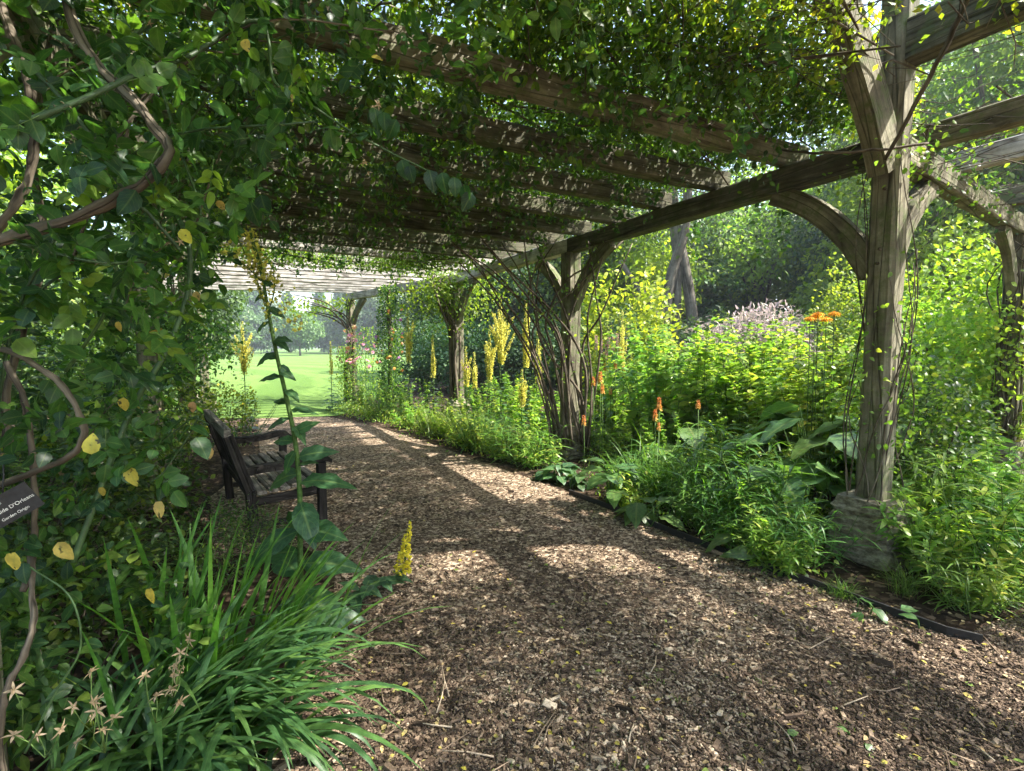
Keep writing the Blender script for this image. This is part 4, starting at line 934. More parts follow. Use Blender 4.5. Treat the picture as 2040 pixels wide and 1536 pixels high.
# low sprawling one whose bright spike turns up over the path
a0 = np.array([-1.05, 2.95, .05]); tipb = at(800, 1140, 3.25); top = at(818, 1035, 3.25)
mu2 = thing('mullein', 'short bright yellow flower spike rising over the path edge from a sprawling leafy stem', 'flowering plant', (a0[0], a0[1], 0))
g = G(); gl = G(); gf = G(); q1 = smooth_path([a0, (a0+tipb)/2+[0, 0, .02], tipb, (tipb+top)/2, top], 24); g.tube(q1, np.linspace(.011, .004, len(q1)), 6, .3)
for i, j in enumerate(np.linspace(2, 11, 15).astype(int)):
    az = i*2.4; gl.leaves(LW, q1[j], [math.cos(az)*.7+.3, math.sin(az)*.8, .25+RS.normal(0, .2)], [0, -.2, 1], RS.uniform(.10, .18), RS.random()*.5)
for k in range(200):
    q = RS.random()**1.2; c = tipb+(top-tipb)*q*.98; rr = .052*(1.1-q); d = rnd_dirs(1)[0]; star_(gf, c+d*rr*[1, 1, .5], RS.uniform(.012, .019)*(1.15-.6*q), 5)
g.obj('stalk', M_stem, mu2); gl.obj('leaf', M_mull, mu2); gf.obj('flower', M_yel, mu2)

# ------------------------------------------------------------- left border, foreground
def clump(*a, **k): return strap_clump(*a, **k)
clump('iris', 'upright sword-leaved iris clump in the left foreground, pale green', 'iris', 46, (.6, .95), (.022, .04), (1.15, 1.5), (.1, .7), .12, M_blade, dead=6, loc=(-1.45, 2.15, 0), azc=.2, azs=1.2)
clump('iris', 'iris clump leaning right behind the drooping leaves, beside the mullein base', 'iris', 40, (.55, .9), (.022, .038), (.8, 1.3), (.2, .8), .11, M_blade, loc=(-1.25, 2.35, 0), azc=.1, azs=.7)
clump('day_lily', 'large drooping strap-leaved clump spilling over the path edge at the bottom left', 'day lily', 170, (.6, .98), (.024, .040), (.75, 1.35), (1.3, 2.5), .14, M_dlily, dead=14, loc=(-1.22, 1.85, 0), azc=-.15, azs=1.0, nseg=10)
clump('day_lily', 'strap-leaved clump at the very bottom left edge with broad arching leaves', 'day lily', 70, (.5, .85), (.02, .034), (.8, 1.4), (.8, 2.2), .12, M_dlily, dead=8, loc=(-1.35, 1.62, 0), azc=.2, azs=1.6, nseg=9)
g_ = bush
bush('honeysuckle', 'dark leafy honeysuckle mass with pale flowers left of the bench', 'shrub', .75, 1.25, 3200, LM, (.035, .06), M_rose, loc=(-2.95, 3.1, 0), seed=4, flower=('flower', M_seed, 5, (.012, .02), 60, 0))
bush('honeysuckle', 'dark leafy shrub behind the bench back', 'shrub', .7, 1.2, 3000, LM, (.035, .06), M_rose, loc=(-3.85, 4.8, 0), seed=5, flower=('flower', M_seed, 5, (.012, .02), 40, 0))
bush('undergrowth_shrub', 'low dark small-leaved growth in front of the bench leg', 'shrub', .5, .5, 2600, LN, (.02, .04), M_rose, loc=(-1.95, 3.35, 0), seed=6)
bush('undergrowth_shrub', 'low dark leafy growth under the rose stems', 'shrub', .6, .7, 2200, LM, (.03, .06), M_rose, loc=(-2.2, 2.45, 0), seed=7)
bush('undergrowth_shrub', 'dim broad-leaved growth at the foot of the nearest rose stem', 'shrub', .5, .8, 900, LM, (.05, .08), M_rose, loc=(-1.75, 1.9, 0), seed=8)
for i, (x, y, R_, H_, lb) in enumerate(((-4.2, 5.6, .8, 1.9, 'tall dark shrub behind the rose, above the bench back'), (-4.5, 6.9, .6, 1.15, 'sunlit green shrub with yellow flowers beyond the bench'), (-3.9, 3.2, .9, 2.4, 'deep green shrub hidden in the rose at mid left'),
        (-4.8, 8.5, .55, 1.0, 'low yellow-flowered shrub where the path meets the lawn on the left'), (-6.2, 5.5, 1.3, 2.6, 'large shrub outside the left row of posts'), (-3.2, 1.7, .9, 2.4, 'leafy shrub at the left edge'), (-6.9, 8.4, 1.1, 2.1, 'green shrub with dusky seed heads left of the lawn gap'))):
    bush('border_shrub', lb, 'shrub', R_, H_, int(2600*R_*H_/1.3), LM, (.04, .075), M_lime if i in (1, 3) else M_dark if i in (2, 5) else M_rose, loc=(x, y, 0), seed=20+i, flower=('flower', M_yel, 5, (.018, .03), 40, 0) if i in (1, 3, 4) else None)
leafy_plant('phlomis', 'feathery arching stems against the lawn just past the bench', 'perennial', 14, (.5, .85), .15, .9, LN, (.06, .10), 22, M_mull, loc=(-4.35, 8.1, 0), droop=.1)

# ------------------------------------------------------------- right bed
def put(proto, lst, grp):
    for i, (px, Y, s, lb) in enumerate(lst):
        o = proto if i == 0 else copy_tree(proto, rz=RS.uniform(0, 6.28))
        o.rotation_euler = (RS.normal(0, .09), RS.normal(0, .09), RS.uniform(0, 6.28))
        o.location = (gx(px, Y), Y, 0); o.scale = (s, s, s*RS.uniform(.92, 1.1)); o['label'] = lb; o['group'] = grp
def globes(g, tip, d):
    # round spiny globe
    m = 40; dd = rnd_dirs(m); g.leaves(LS, np.repeat([tip+d*.02], m, 0), dd, rnd_dirs(m), .024, RS.random(m))
pr = leafy_plant('globe_thistle', '', 'perennial', 22, (1.15, 1.75), .38, .25, LM, (.14, .25), 26, M_lush, whorl=2, droop=-.2, flower=('flower_head', M_straw, globes))
put(pr, [(1300, 7.6, .98, 'globe thistle clump left of centre in the right bed, behind the orange pokers'), (1390, 7.0, 1.0, 'globe thistle clump directly above the single orange poker'), (1480, 6.4, .98, 'tall bright globe thistle clump in the middle of the right bed'), (1570, 5.9, .96, 'globe thistle clump just left of the golden daisies'),
         (1660, 5.5, .90, 'globe thistle clump under the golden daisies beside the near post'), (1240, 8.6, .8, 'globe thistle clump just right of the vine-covered post'), (1440, 8.2, 1.02, 'globe thistle clump in front of the silvery pink shrub'), (1560, 7.4, 1.05, 'globe thistle clump behind the broad leaves')], 'globe thistles in the right bed')
for o in bpy.data.objects:
    if o.name.startswith('globe_thistle'): o.scale = [q*1.1 for q in o.scale]
def none(g, t, d): pass
pr = leafy_plant('leafy_perennial', '', 'perennial', 20, (.6, 1.15), .34, .35, LM, (.08, .15), 32, M_lush, whorl=2)
lst = []
names = ['beside the farthest post', 'under the pink roses', 'left of the third post', 'right of the third post', 'below the yellow spires', 'between the yellow spires and the vine stems', 'at the foot of the second post', 'on the path edge before the third post', 'behind the stone plinth of the second post', 'in the back of the bed under the dark trees', 'among the pale grasses', 'near the orange pokers', 'right of the stone plinth', 'between the near post and the right edge', 'at the right edge low down', 'in the shade behind the near post', 'at the back right of the bed', 'near the purple spires', 'left behind the broad leaves', 'below the globe thistles', 'beside the grassy clump', 'behind the vine stems', 'in front of the dark shrubs']
sp_l = [(735, 12.6, .8), (790, 11.8, .85), (840, 10.8, .8), (955, 9.8, .95), (1000, 9.6, 1.0), (1060, 8.8, 1.0), (1180, 7.4, .7), (870, 9.4, .7), (1200, 8.4, .95), (1150, 11, 1.0), (940, 8.6, .8), (1250, 6.8, .85), (1830, 3.9, .55), (1900, 4.4, .85), (2000, 3.9, .75), (1820, 5.2, 1.0), (1950, 6.5, 1.2), (1190, 10, 1.0), (1480, 5.3, .75), (1350, 6.2, .8), (1380, 5.2, .5), (1080, 8.2, .95), (1020, 11.5, 1.05)]
put(pr, [(a, b_, c, 'bright green leafy perennial '+nm) for (a, b_, c), nm in zip(sp_l, names)], 'leafy perennials filling the flower bed')
pr = leafy_plant('weedy_herb', '', 'weed', 22, (.3, .62), .22, .7, LN, (.09, .17), 30, M_lush, whorl=2, droop=-.1, taper=.3)
wn = ['in front of the near stone plinth', 'left of the near stone plinth', 'over the black edging', 'at the right edge beyond the plinth', 'behind the near stone plinth', 'at the lower right corner of the bed', 'just inside the edging by the broad leaf', 'below the arching grass', 'at the foot of the near post on the right', 'further up the right edge', 'between plinth and right edge', 'near the heart-shaped leaf', 'on the path side of the second plinth', 'beside the dark broad leaves', 'farther along the path edge', 'midway along the path edge', 'by the third post at the path', 'right of the third post at the path', 'at the far bend of the path']
wl = [(1560, 3.45, .5), (1560, 3.85, .8), (1480, 4.4, .8), (1960, 3.35, .9), (1900, 3.9, 1.1), (1990, 3.0, .7), (1440, 5.1, .9), (1360, 5.6, .9), (1850, 3.6, 1.0), (2020, 3.8, 1.2), (1910, 3.4, .8), (1520, 3.65, .6), (1080, 6.6, .8), (1240, 5.0, .6), (1010, 7.1, .8), (950, 7.8, .85), (880, 8.9, .8), (920, 8.2, .8), (820, 10, .8)]
put(pr, [(a, b_, c, 'fine-leaved weedy herb '+nm) for (a, b_, c), nm in zip(wl, wn)], 'weeds along the path edge')
pr = strap_clump('grass_clump', '', 'grass clump', 150, (.45, .85), (.007, .013), (.7, 1.5), (.9, 2.3), .1, M_blade, nseg=8)
gn = ['large arching one right of the second plinth', 'second arching one nearer the path', 'short one in front of the broad leaves', 'tuft by the near plinth', 'tuft at the right edge', 'tuft between plinth and right edge', 'small tuft over the edging']
gl_ = [(1310, 5.2, 1.1), (1390, 4.75, 1.0), (1450, 4.6, .8), (1680, 3.12, .25), (1960, 3.1, .55), (1890, 3.6, .6), (1500, 3.85, .45)]
put(pr, [(a, b_, c, 'dark green grassy clump, '+nm) for (a, b_, c), nm in zip(gl_, gn)], 'grassy clumps in the right bed')
pr = strap_clump('pale_grass_clump', '', 'grass clump', 130, (.4, .75), (.006, .011), (.9, 1.5), (.4, 1.5), .12, M_straw, nseg=6)
put(pr, [(865, 9.0, 1.1, 'pale upright grass at the path edge left of the third post'), (930, 8.3, 1.15, 'pale upright grass in front of the third post'), (985, 7.6, 1.1, 'pale upright grass right of the third post'), (1030, 7.0, .9, 'pale upright grass before the second plinth'), (760, 11.2, 1., 'pale grass below the pink roses')], 'pale grasses along the path')
# plants with broad leaves
def broad(name, label, loc, n, ls, H, mat=M_big, el=.55, spread=.08, stalk=True, az0=None):
    r = thing(name, label, 'broad-leaved plant', loc); gl = G(); gs = G()
    for i in range(n):
        az = (az0 if az0 is not None else 0)+i*2.4+RS.normal(0, .25); h = H*RS.uniform(.35, 1); rr = RS.uniform(.1, .35)*(1.2-h/H*.6)*H; b_ = RS.normal(0, spread, 3)*[1, 1, 0]
        e = b_+np.array([math.cos(az)*rr, math.sin(az)*rr, h]); gs.tube(smooth_path([b_, b_*.5+e*.5+[0, 0, h*.12], e], 6), .005, 5, .4, cap=False)
        gl.leaves(LB, e, [math.cos(az), math.sin(az), RS.uniform(-.25, .35)], [math.cos(az)*.2+RS.normal(0, .15), math.sin(az)*.2+RS.normal(0, .15), 1], RS.uniform(*ls), RS.random())
    gl.obj('leaf', mat, r, world=False); gs.obj('leaf_stalk', M_stem, r, world=False); return r
broad('comfrey', 'broad ribbed green leaves standing by the path right of the second plinth', (gx(1225, 5.0), 5.0, 0), 17, (.22, .31), .46)
broad('comfrey', 'low broad leaves with one hanging over the edging onto the path', (gx(1290, 4.55), 4.55, 0), 12, (.22, .3), .3)
broad('foxglove_rosette', 'dark low leaf rosette at the foot of the second plinth', (gx(1110, 6.0), 6.0, 0), 26, (.16, .24), .18, mat=M_mull)
broad('foxglove_rosette', 'dark low leaf rosette nearer the path below the second plinth', (gx(1160, 5.7), 5.7, 0), 16, (.14, .2), .16, mat=M_mull)
broad('burdock', 'huge pale-backed leaves in the middle of the right bed under the globe thistles', (gx(1620, 4.85), 4.85, 0), 20, (.38, .55), 1.05)
broad('burdock', 'very large leaves just left of the near post', (gx(1690, 4.7), 4.7, 0), 14, (.36, .5), .95)
broad('burdock', 'large arching leaf above the grassy clump', (gx(1390, 5.9), 5.9, 0), 9, (.4, .5), .7)
broad('burdock', 'large dim leaves behind the near post to the right', (gx(1860, 4.9), 4.9, 0), 12, (.35, .48), .9)
broad('dock', 'ragged upright leaf beside a heart-shaped one at the edging', (gx(1500, 3.7), 3.7, 0), 6, (.2, .27), .26)
broad('seedling', 'small round leaves growing at the near end of the black edging', (gx(1760, 2.88), 2.9, 0), 6, (.085, .12), .08)
broad('seedling', 'pair of pale leaflets on the path at the bottom right', (gx(1680, 1.92), 1.92, .0), 3, (.05, .06), .03)
# kniphofia
def poker(label, px, py, Y, s, col=M_org):
    p = at(px, py, Y); r = thing('red_hot_poker', label, 'flower', (p[0], p[1], 0), group='orange red-hot pokers'); g = G(); gf = G()
    g.tube([[0, 0, 0], [.01, 0, p[2]*.5], [0, 0, p[2]]], .005, 5, .4); m = 150; q = RS.random(m); a = RS.uniform(0, 2*PI, m)
    rr = .022*(1.2-.8*q); c = np.stack([np.cos(a)*rr*.4, np.sin(a)*rr*.4, p[2]-.05*s+.13*s*q], 1)
    gf.leaves(LN, c, np.stack([np.cos(a), np.sin(a), -1.1+1.2*q], 1), rnd_dirs(m), .034*s*(1.15-.6*q), np.clip(.9-q+RS.normal(0, .1, m), 0, 1)); g.obj('stalk', M_stem, r, world=False); gf.obj('flower', col, r, world=False)
for lb, px, py, Y, s in (('leftmost of the tight cluster right of the second post', 1182, 760, 6.9, 1.), ('largest in the cluster right of the second post', 1196, 752, 6.8, 1.25), ('lowest in the cluster right of the second post', 1200, 775, 6.7, 1.1), ('above the cluster, left', 1205, 732, 7.6, .9), ('above the cluster, middle', 1226, 727, 7.5, 1.), ('above the cluster, right', 1242, 740, 7.4, 1.1),
        ('just below the top row by itself', 1216, 780, 7.2, .8), ('bright one with ragged top left of centre in the right bed', 1313, 806, 5.6, 1.15), ('yellowish one beneath the ragged orange one', 1305, 828, 5.5, 1.), ('lone small one at the left of the broad leaves', 1391, 806, 5.6, .8), ('faded one against the second stone plinth', 1163, 838, 6.2, 1.), ('small yellow one below the others', 1312, 850, 5.5, .7)):
    poker('orange poker flower, '+lb, px, py, Y, s*.85)
# golden daisies
for lb, px, py, Y in (('lowest left', 1614, 632, 5.15), ('upper middle', 1630, 623, 5.2), ('lower right, largest', 1646, 633, 5.1), ('highest right', 1662, 622, 5.2), ('far left behind', 1624, 628, 5.3)):
    p = at(px, py, Y); r = thing('golden_daisy', 'golden orange daisy flower, %s of the group left of the near post' % lb, 'flower', (p[0], p[1], 0), group='golden daisies'); g = G(); g.tube([[.03, .02, 0], [.015, 0, p[2]*.5], [0, 0, p[2]]], .0045, 5, .4); g.obj('stalk', M_stem, r, world=False)
    g = G(); k = 16; az = np.arange(k)/k*2*PI
    for z in (0, .006): g.leaves(LN, np.tile([0, 0, p[2]+z], (k, 1)), np.stack([np.cos(az+z*20), np.sin(az+z*20), np.full(k, -.3)+z*30], 1), np.tile([0, 0, 1.], (k, 1)), .075, RS.random(k))
    m = 40; g.leaves(PT, np.tile([0, 0, p[2]], (m, 1)), rnd_dirs(m, up=1.2), rnd_dirs(m), .014, 0); g.obj('flower', M_gold, r, world=False)
# yellow spires
for i, (lb, px, py, Y, tops, w_) in enumerate((('tallest, branching, between third and second posts', 998, 592, 9.2, 16, .30), ('lower left companion of the tallest', 975, 655, 9.0, 9, .16), ('slim one just left of the vine stems', 1048, 600, 8.8, 7, .12), ('behind the vine stems', 1072, 660, 8.6, 4, .08), ('pale one left of the third post', 812, 615, 10.8, 9, .18), ('small one near the third post', 862, 665, 10.6, 3, .06),
        ('short one right of the third post', 928, 690, 9.6, 5, .14), ('single slender one standing against the lawn', 658, 680, 12.6, 2, .05), ('broad one seen past the left foliage', 482, 640, 9.6, 12, .28), ('small loose one in the right background', 1240, 615, 9.4, 4, .12), ('low pale one before the second post', 1040, 735, 8.0, 6, .14), ('low one left of the tallest', 945, 700, 9.9, 4, .1))):
    p = at(px, py, Y); spire('mullein_spire', 'yellow mullein spire, '+lb, (p[0], p[1], 0), p[2], i, tops, w=w_)
# dusky purple spikes at the back
for i, (px, py) in enumerate(((1188, 672), (1198, 680), (1212, 672), (1222, 674), (1230, 668), (1208, 690))):
    p = at(px, py, 8.8); r = thing('dusky_flower_spike', ['leftmost dusky pink flower spike behind the orange pokers', 'second dusky pink spike from the left behind the pokers', 'middle dusky pink spike behind the pokers', 'dusky pink spike right of the middle one', 'rightmost and tallest dusky pink spike', 'lowest dusky pink spike'][i], 'flower', (p[0], p[1], 0), group='dusky pink spikes')
    g = G(); g.tube([[0, 0, 0], [.01, 0, p[2]*.5], [0, 0, p[2]]], .004, 4, .4); g.obj('stalk', M_stem, r, world=False); g = G(); m = 120; q = RS.random(m); a = RS.uniform(0, 6.28, m)
    g.leaves(PT, np.stack([np.cos(a)*.01, np.sin(a)*.01, p[2]-.22+.25*q], 1), np.stack([np.cos(a), np.sin(a), .3+0*a], 1), rnd_dirs(m), .02, RS.random(m)); g.obj('flower', M_dusk, r, world=False)
# roses by the far posts
def rosebush(label, px, Y, R_, z0, z1, m1, n, fs=(.03, .05)):
    x = gx(px, Y); r = thing('rose_bush', label, 'rose', (x, Y, 0)); g = G(); gs = G(); m = 1500
    p = np.stack([RS.normal(0, R_*.5, m), RS.normal(0, R_*.5, m), RS.uniform(.2, z1, m)], 1)
    g.leaves(LM, p, rnd_dirs(m), rnd_dirs(m, up=.7), RS.uniform(.035, .06, m), RS.random(m)); g.obj('foliage', M_lush, r, world=False)
    for i in range(9): gs.tube(smooth_path([[RS.normal(0, .05), RS.normal(0, .05), 0], [RS.normal(0, R_*.4), RS.normal(0, R_*.4), z1*.5], [RS.normal(0, R_*.5), RS.normal(0, R_*.5), z1]], 8), .006, 5, .4, cap=False)
    gs.obj('stem', M_cane, r, world=False)
    for mt, c in m1:
        gf = G()
        for _ in range(c):
            q = np.array([RS.normal(0, R_*.5), RS.normal(-R_*.3, R_*.3), RS.uniform(z0, z1)])
            for _k in range(3 if fs[1] < .05 else 1): star_(gf, q+RS.normal(0, .02, 3), RS.uniform(*fs), 7)
        gf.obj('flower', mt, r, world=False)
rosebush('pink and peach climbing rose beside the farthest post', 732, 13.6, .62, 1.0, 2.1, ((M_pink, 26), (M_peach, 9)), 0, (.05, .08))
rosebush('slender pink rose shoots on the left of the farthest post', 690, 14.2, .3, 1.1, 1.6, ((M_pink, 8),), 0, (.04, .06))
rp = thing('rose_pillar', 'column of dark foliage with orange-pink roses standing behind the pink rose', 'rose pillar', (gx(778, 12.4), 12.4, 0))
g = G(); m = 4200; q = RS.uniform(.2, 3.05, m); rr = .33*(1.0-.18*np.abs(q-1.7))*np.sqrt(RS.random(m)); a = RS.uniform(0, 6.28, m)
g.leaves(LM, np.stack([np.cos(a)*rr, np.sin(a)*rr, q], 1), rnd_dirs(m), rnd_dirs(m, up=.5), RS.uniform(.04, .065, m), RS.random(m)); g.obj('foliage', M_rose, rp, world=False)
g = G(); g.tube([[0, 0, 0], [.02, 0, 1.5], [0, 0, 3]], .05, 7, .5); g.obj('stem', M_bark, rp, world=False)
for mt, c in ((M_org, 16), (M_mauve, 6), (M_peach, 5)):
    g = G()
    for _ in range(c): an = RS.uniform(PI, 2*PI); star_(g, np.array([math.cos(an)*.32, math.sin(an)*.32, RS.uniform(.9, 2.5)]), RS.uniform(.03, .055), 6)
    g.obj('flower', mt, rp, world=False)
# mauve dots of phlox/foxglove
for lb, px, py, Y in (('mauve flower head right of the third post', 929, 733, 9.0), ('mauve flower head at the path edge below the roses', 755, 798, 11.6), ('tiny mauve flower near the pale grass', 918, 842, 8.6)):
    p = at(px, py, Y); r = thing('mauve_flower', lb, 'flower', (p[0], p[1], 0)); g = G(); g.tube([[0, 0, 0], [0, .01, p[2]]], .004, 4, .4); g.obj('stalk', M_stem, r, world=False); g = G()
    for _ in range(9): star_(g, np.array([0, 0, p[2]])+RS.normal(0, .03, 3), .02, 5)
    g.obj('flower', M_mauve, r, world=False)
# low cover along the path edges beyond the posts
g = G(); edge = smooth_path([[-.1, 7.0, 0], [-1.1, 8.5, 0], [-2.5, 10.3, 0], [-3.8, 11.7, 0], [-4.3, 13, 0]], 60)
m = 9000; j = RS.integers(0, len(edge), m); p = edge[j]+np.stack([RS.normal(.35, .3, m), RS.normal(.2, .25, m), np.abs(RS.normal(0, .13, m))], 1)
g.leaves(LM, p, rnd_dirs(m, up=.3), rnd_dirs(m, up=.7), RS.uniform(.025, .06, m), RS.random(m))
m = 5200; x = RS.uniform(.9, 5.5, m); y = RS.uniform(3.2, 9, m); k = ~in_poly(x, y, PATH); p = np.stack([x, y, np.abs(RS.normal(0, .07, m))], 1)[k & (((x-2.9)**2+(y-3.3)**2) > .5)]; m = len(p)
g.leaves(LM, p, rnd_dirs(m, up=.3), rnd_dirs(m, up=.7), RS.uniform(.025, .06, m), RS.random(m)); g.obj('ground_cover', M_lush, kind='stuff')
# small green weeds and grass sprigs in the chips
g = G()
for x, y in zip(*scatter_path(60)):
    k = RS.integers(4, 12); g.ribbons(np.tile([x, y, .015], (k, 1))+RS.normal(0, .012, (k, 3))*[1, 1, 0], RS.uniform(0, 6.28, k), RS.uniform(.5, 1.3, k), RS.uniform(.015, .04, k), .0022, RS.uniform(.3, 1.2, k), 3, RS.random(k))
g.obj('weed_sprigs', M_blade, kind='stuff')

# ------------------------------------------------------------- shrubs behind the bed
bush('smoke_bush', 'silvery pink wispy shrub beyond the globe thistles', 'shrub', 1.5, 2.5, 9000, LN, (.09, .16), M_silver, loc=(gx(1500, 11), 11, 0), seed=31, freq=4)
bush('elder_shrub', 'lime green shrub with arching leaf sprays right of the second post', 'shrub', 1.25, 3.3, 3000, LM, (.09, .16), M_lime, loc=(gx(1245, 11), 11, 0), seed=32, freq=3.2, hole=.52)
bush('golden_shrub', 'yellow-green shrub with orange-tinted leaves behind the near post', 'shrub', 1.35, 3.5, 5200, LM, (.06, .11), M_lime, loc=(gx(1720, 10.5), 10.5, 0), seed=33, hole=.42)
bush('golden_shrub', 'glowing yellow-green shrub between the near post and the right edge', 'shrub', 1.5, 3.3, 6500, LM, (.06, .12), M_lime, loc=(gx(1880, 7.8), 7.8, 0), seed=34, hole=.4)
bush('viburnum', 'glossy-leaved shrub at the right edge under the side arm', 'shrub', 1.3, 2.5, 5200, LM, (.06, .1), M_lush, loc=(gx(1890, 6.9), 7.0, 0), seed=35, hole=.4)
bush('viburnum', 'shrub filling the right edge behind the ivy-clad post', 'shrub', 1.6, 3.6, 5200, LM, (.07, .12), M_lime, loc=(8.8, 7.6, 0), seed=36, hole=.4)
bush('dark_shrub', 'dim leafy shrub right of the near post at knee height', 'shrub', .6, 1.5, 2400, LM, (.04, .07), M_rose, loc=(gx(1850, 4.4), 4.5, 0), seed=37, hole=.4)
r = post_climber(Fp, 'dense vine sleeve around the post at the right edge', 16, .012, 2.9, 1500, M_lush, spread=.22, zc=1.6, sweep=-.1)

# ------------------------------------------------------------- trees
def tree(name, label, H, R_, trunk_h, n, mat, LT=LM, ls=(.12, .22), loc=(0, 0, 0), group=None, seed=0, form='round', tr=.16, clumps=46, forks=5):
    r = thing(name, label, 'tree', loc, group=group); rg = np.random.default_rng(seed); g = G(); gl = G()
    if form == 'cone':
        g.tube([[0, 0, 0], [0, 0, H*.5], [0, 0, H*.97]], [tr, tr*.6, .03], 8, .5)
        q = rg.random(clumps*2)**.75; a = rg.uniform(0, 2*PI, clumps*2); rr = R_*(1-q*.93)*rg.uniform(.55, 1.05, clumps*2)
        C = np.stack([np.cos(a)*rr, np.sin(a)*rr, trunk_h+(H-trunk_h)*q-rr*.12], 1); cs = R_*.30*(1.15-q*.75)
    else:
        d = rg.normal(size=(clumps, 3)); d = nrm(d); q = rg.random(clumps)**.45
        C = d*q[:, None]*[R_*.86, R_*.86, (H-trunk_h)/2*.9]; C[:, 2] += trunk_h+(H-trunk_h)/2; cs = R_*rg.uniform(.22, .36, clumps)
        base = np.array([0, 0, trunk_h*1.05]); g.tube([[0, 0, 0], [rg.normal(0, .05)*H*.1, 0, trunk_h*.5], base], [tr, tr*.8, tr*.7], 9, .5)
        for i in range(forks*4):
            e = C[i % clumps]; g.tube(smooth_path([base*rg.uniform(.75, 1), (base+e)/2+rg.normal(0, .06, 3)*R_+[0, 0, .08*H], e], 8), tr*.22, 6, .5, cap=False)
    per = max(4, n//len(C)); m = per*len(C)
    c = np.repeat(C, per, 0); sz = np.repeat(cs, per); dd = nrm(rg.normal(size=(m, 3))); rad = rg.random(m)**.5
    p = c+dd*(sz*rad)[:, None]*[1, 1, .62 if form != 'cone' else .5]
    gl.leaves(LT, p, dd*.6+rg.normal(0, .5, (m, 3))-[0, 0, .25], dd*.5+[0, 0, .9]+rg.normal(0, .3, (m, 3)), rg.uniform(*ls, m), np.repeat(np.clip(rg.beta(2, 2, len(C)), 0, 1), per)*.6+rg.random(m)*.4)
    g.obj('trunk', M_trunk, r, world=False); gl.obj('crown', mat, r, world=False); return r
# small tree on the lawn
tree('lawn_tree', 'small round pale green tree standing alone on the lawn', 7.9, 4.6, 1.5, 9000, M_pale, ls=(.3, .5), loc=(gx(598, 86), 86, 0), seed=1, clumps=80, tr=.2)
# far wood edge
rd = tree('woodland_tree', '', 12.5, 6.2, .8, 9000, M_tree, ls=(.4, .75), seed=2, clumps=90)
cn = tree('woodland_conifer', '', 15, 4.5, .5, 8000, M_dark, ls=(.45, .8), seed=3, form='cone', clumps=60)
hz = [(440, 108, 1.0, 0), (505, 118, 1.15, 1), (545, 125, .95, 0), (480, 100, .75, 0), (575, 130, .9, 1), (640, 132, .95, 1), (655, 112, .8, 0), (700, 104, .85, 0), (735, 118, 1.1, 1), (775, 106, 1.0, 0), (820, 112, 1.1, 0), (350, 110, 1.1, 0), (270, 112, 1.2, 1), (180, 108, 1.1, 0), (400, 125, 1.3, 1), (860, 96, 1.2, 1), (60, 105, 1.2, 0), (-120, 100, 1.2, 0), (-400, 95, 1.3, 0), (610, 140, .8, 0), (520, 104, .6, 0), (680, 140, 1.1, 1)]
hn = ['behind the tall mullein stalk', 'dark, left of the lawn tree', 'left of the sky gap', 'low and pale, left on the lawn edge', 'narrow, directly behind the lawn tree', 'dark, right of the sky gap', 'bluish, right of the lawn tree', 'rounded, before the farthest post', 'dark, behind the pink roses', 'behind the rose pillar', 'between the rose pillar and the third post', 'seen through the left rose stems', 'dark, deep behind the left rose', 'behind the far left border', 'tall, over the left border', 'dark and tall behind the third post', 'behind the left edge foliage', 'beyond the left edge', 'farthest beyond the left edge', 'in the distance under the sky gap', 'low bush-like, at the lawn end', 'distant, dark, left of the pink roses']
u0 = u1 = False
for (px, Y, s, k), nm in zip(hz, hn):
    proto = cn if k else rd; first = (not u1) if k else (not u0)
    if k: u1 = True
    else: u0 = True
    o = proto if first else copy_tree(proto, rz=RS.uniform(0, 6.28)); o.location = (gx(px, Y), Y, 0); o.scale = (s*1.05, s*1.05, s*1.12)
    o['label'] = ('conifer at the wood edge, ' if k else 'leafy tree at the wood edge, ')+nm; o['group'] = 'trees along the far edge of the lawn'
# dark evergreens behind the bed
yw = tree('evergreen_tree', '', 8.5, 3.2, .2, 15000, M_dark, ls=(.14, .26), seed=5, clumps=130, form='round', tr=.2)
en = ['behind the tallest yellow spire', 'behind the third post', 'left of the second post', 'right of the second post', 'behind the grey trunks', 'filling the middle background', 'behind the silvery shrub', 'far right background', 'behind the near post']
for i, ((px, Y, s), nm) in enumerate(zip([(960, 25, 1.0), (870, 31, .95), (1060, 23, 1.05), (1170, 24, 1.1), (1330, 27, 1.15), (1440, 30, 1.0), (1650, 33, 1.0), (1950, 20, 1.3), (1740, 22, 1.25)], en)):
    o = yw if i == 0 else copy_tree(yw, rz=RS.uniform(0, 6.28)); o.location = (gx(px, Y), Y, 0); o.scale = (s,)*3; o['label'] = 'dark evergreen tree '+nm; o['group'] = 'dark evergreens behind the flower bed'
# grey many-trunked tree
g = G(); gt = thing('beech_tree', 'big tree with several tall grey trunks and light leaves right of the second post', 'tree', (gx(1345, 16.5), 16.5, 0))
ty = 16.5
for pts, r_ in (([(1385, 720), (1375, 600), (1352, 470), (1340, 380), (1320, 200)], .2), ([(1320, 700), (1335, 560), (1365, 450), (1372, 300), (1380, 100)], .19), ([(1340, 705), (1350, 560), (1335, 420), (1300, 250)], .14), ([(1325, 690), (1300, 610), (1270, 570), (1235, 520)], .12), ([(1318, 640), (1300, 600), (1282, 588), (1255, 600)], .06)):
    pp = smooth_path([at(x, y, ty+RS.normal(0, .2)) for x, y in pts], 20); pp[0][2] = -.05 if r_ > .1 else pp[0][2]; g.tube(pp, np.linspace(r_, r_*.6, len(pp)), 9, .5)
g.obj('trunk', M_trunk, gt); gl = G(); m = 16000; C = np.stack([RS.uniform(-5, 5, 90), RS.uniform(-3, 3, 90), RS.uniform(5.2, 11, 90)], 1)+[gt.location.x, ty, 0]
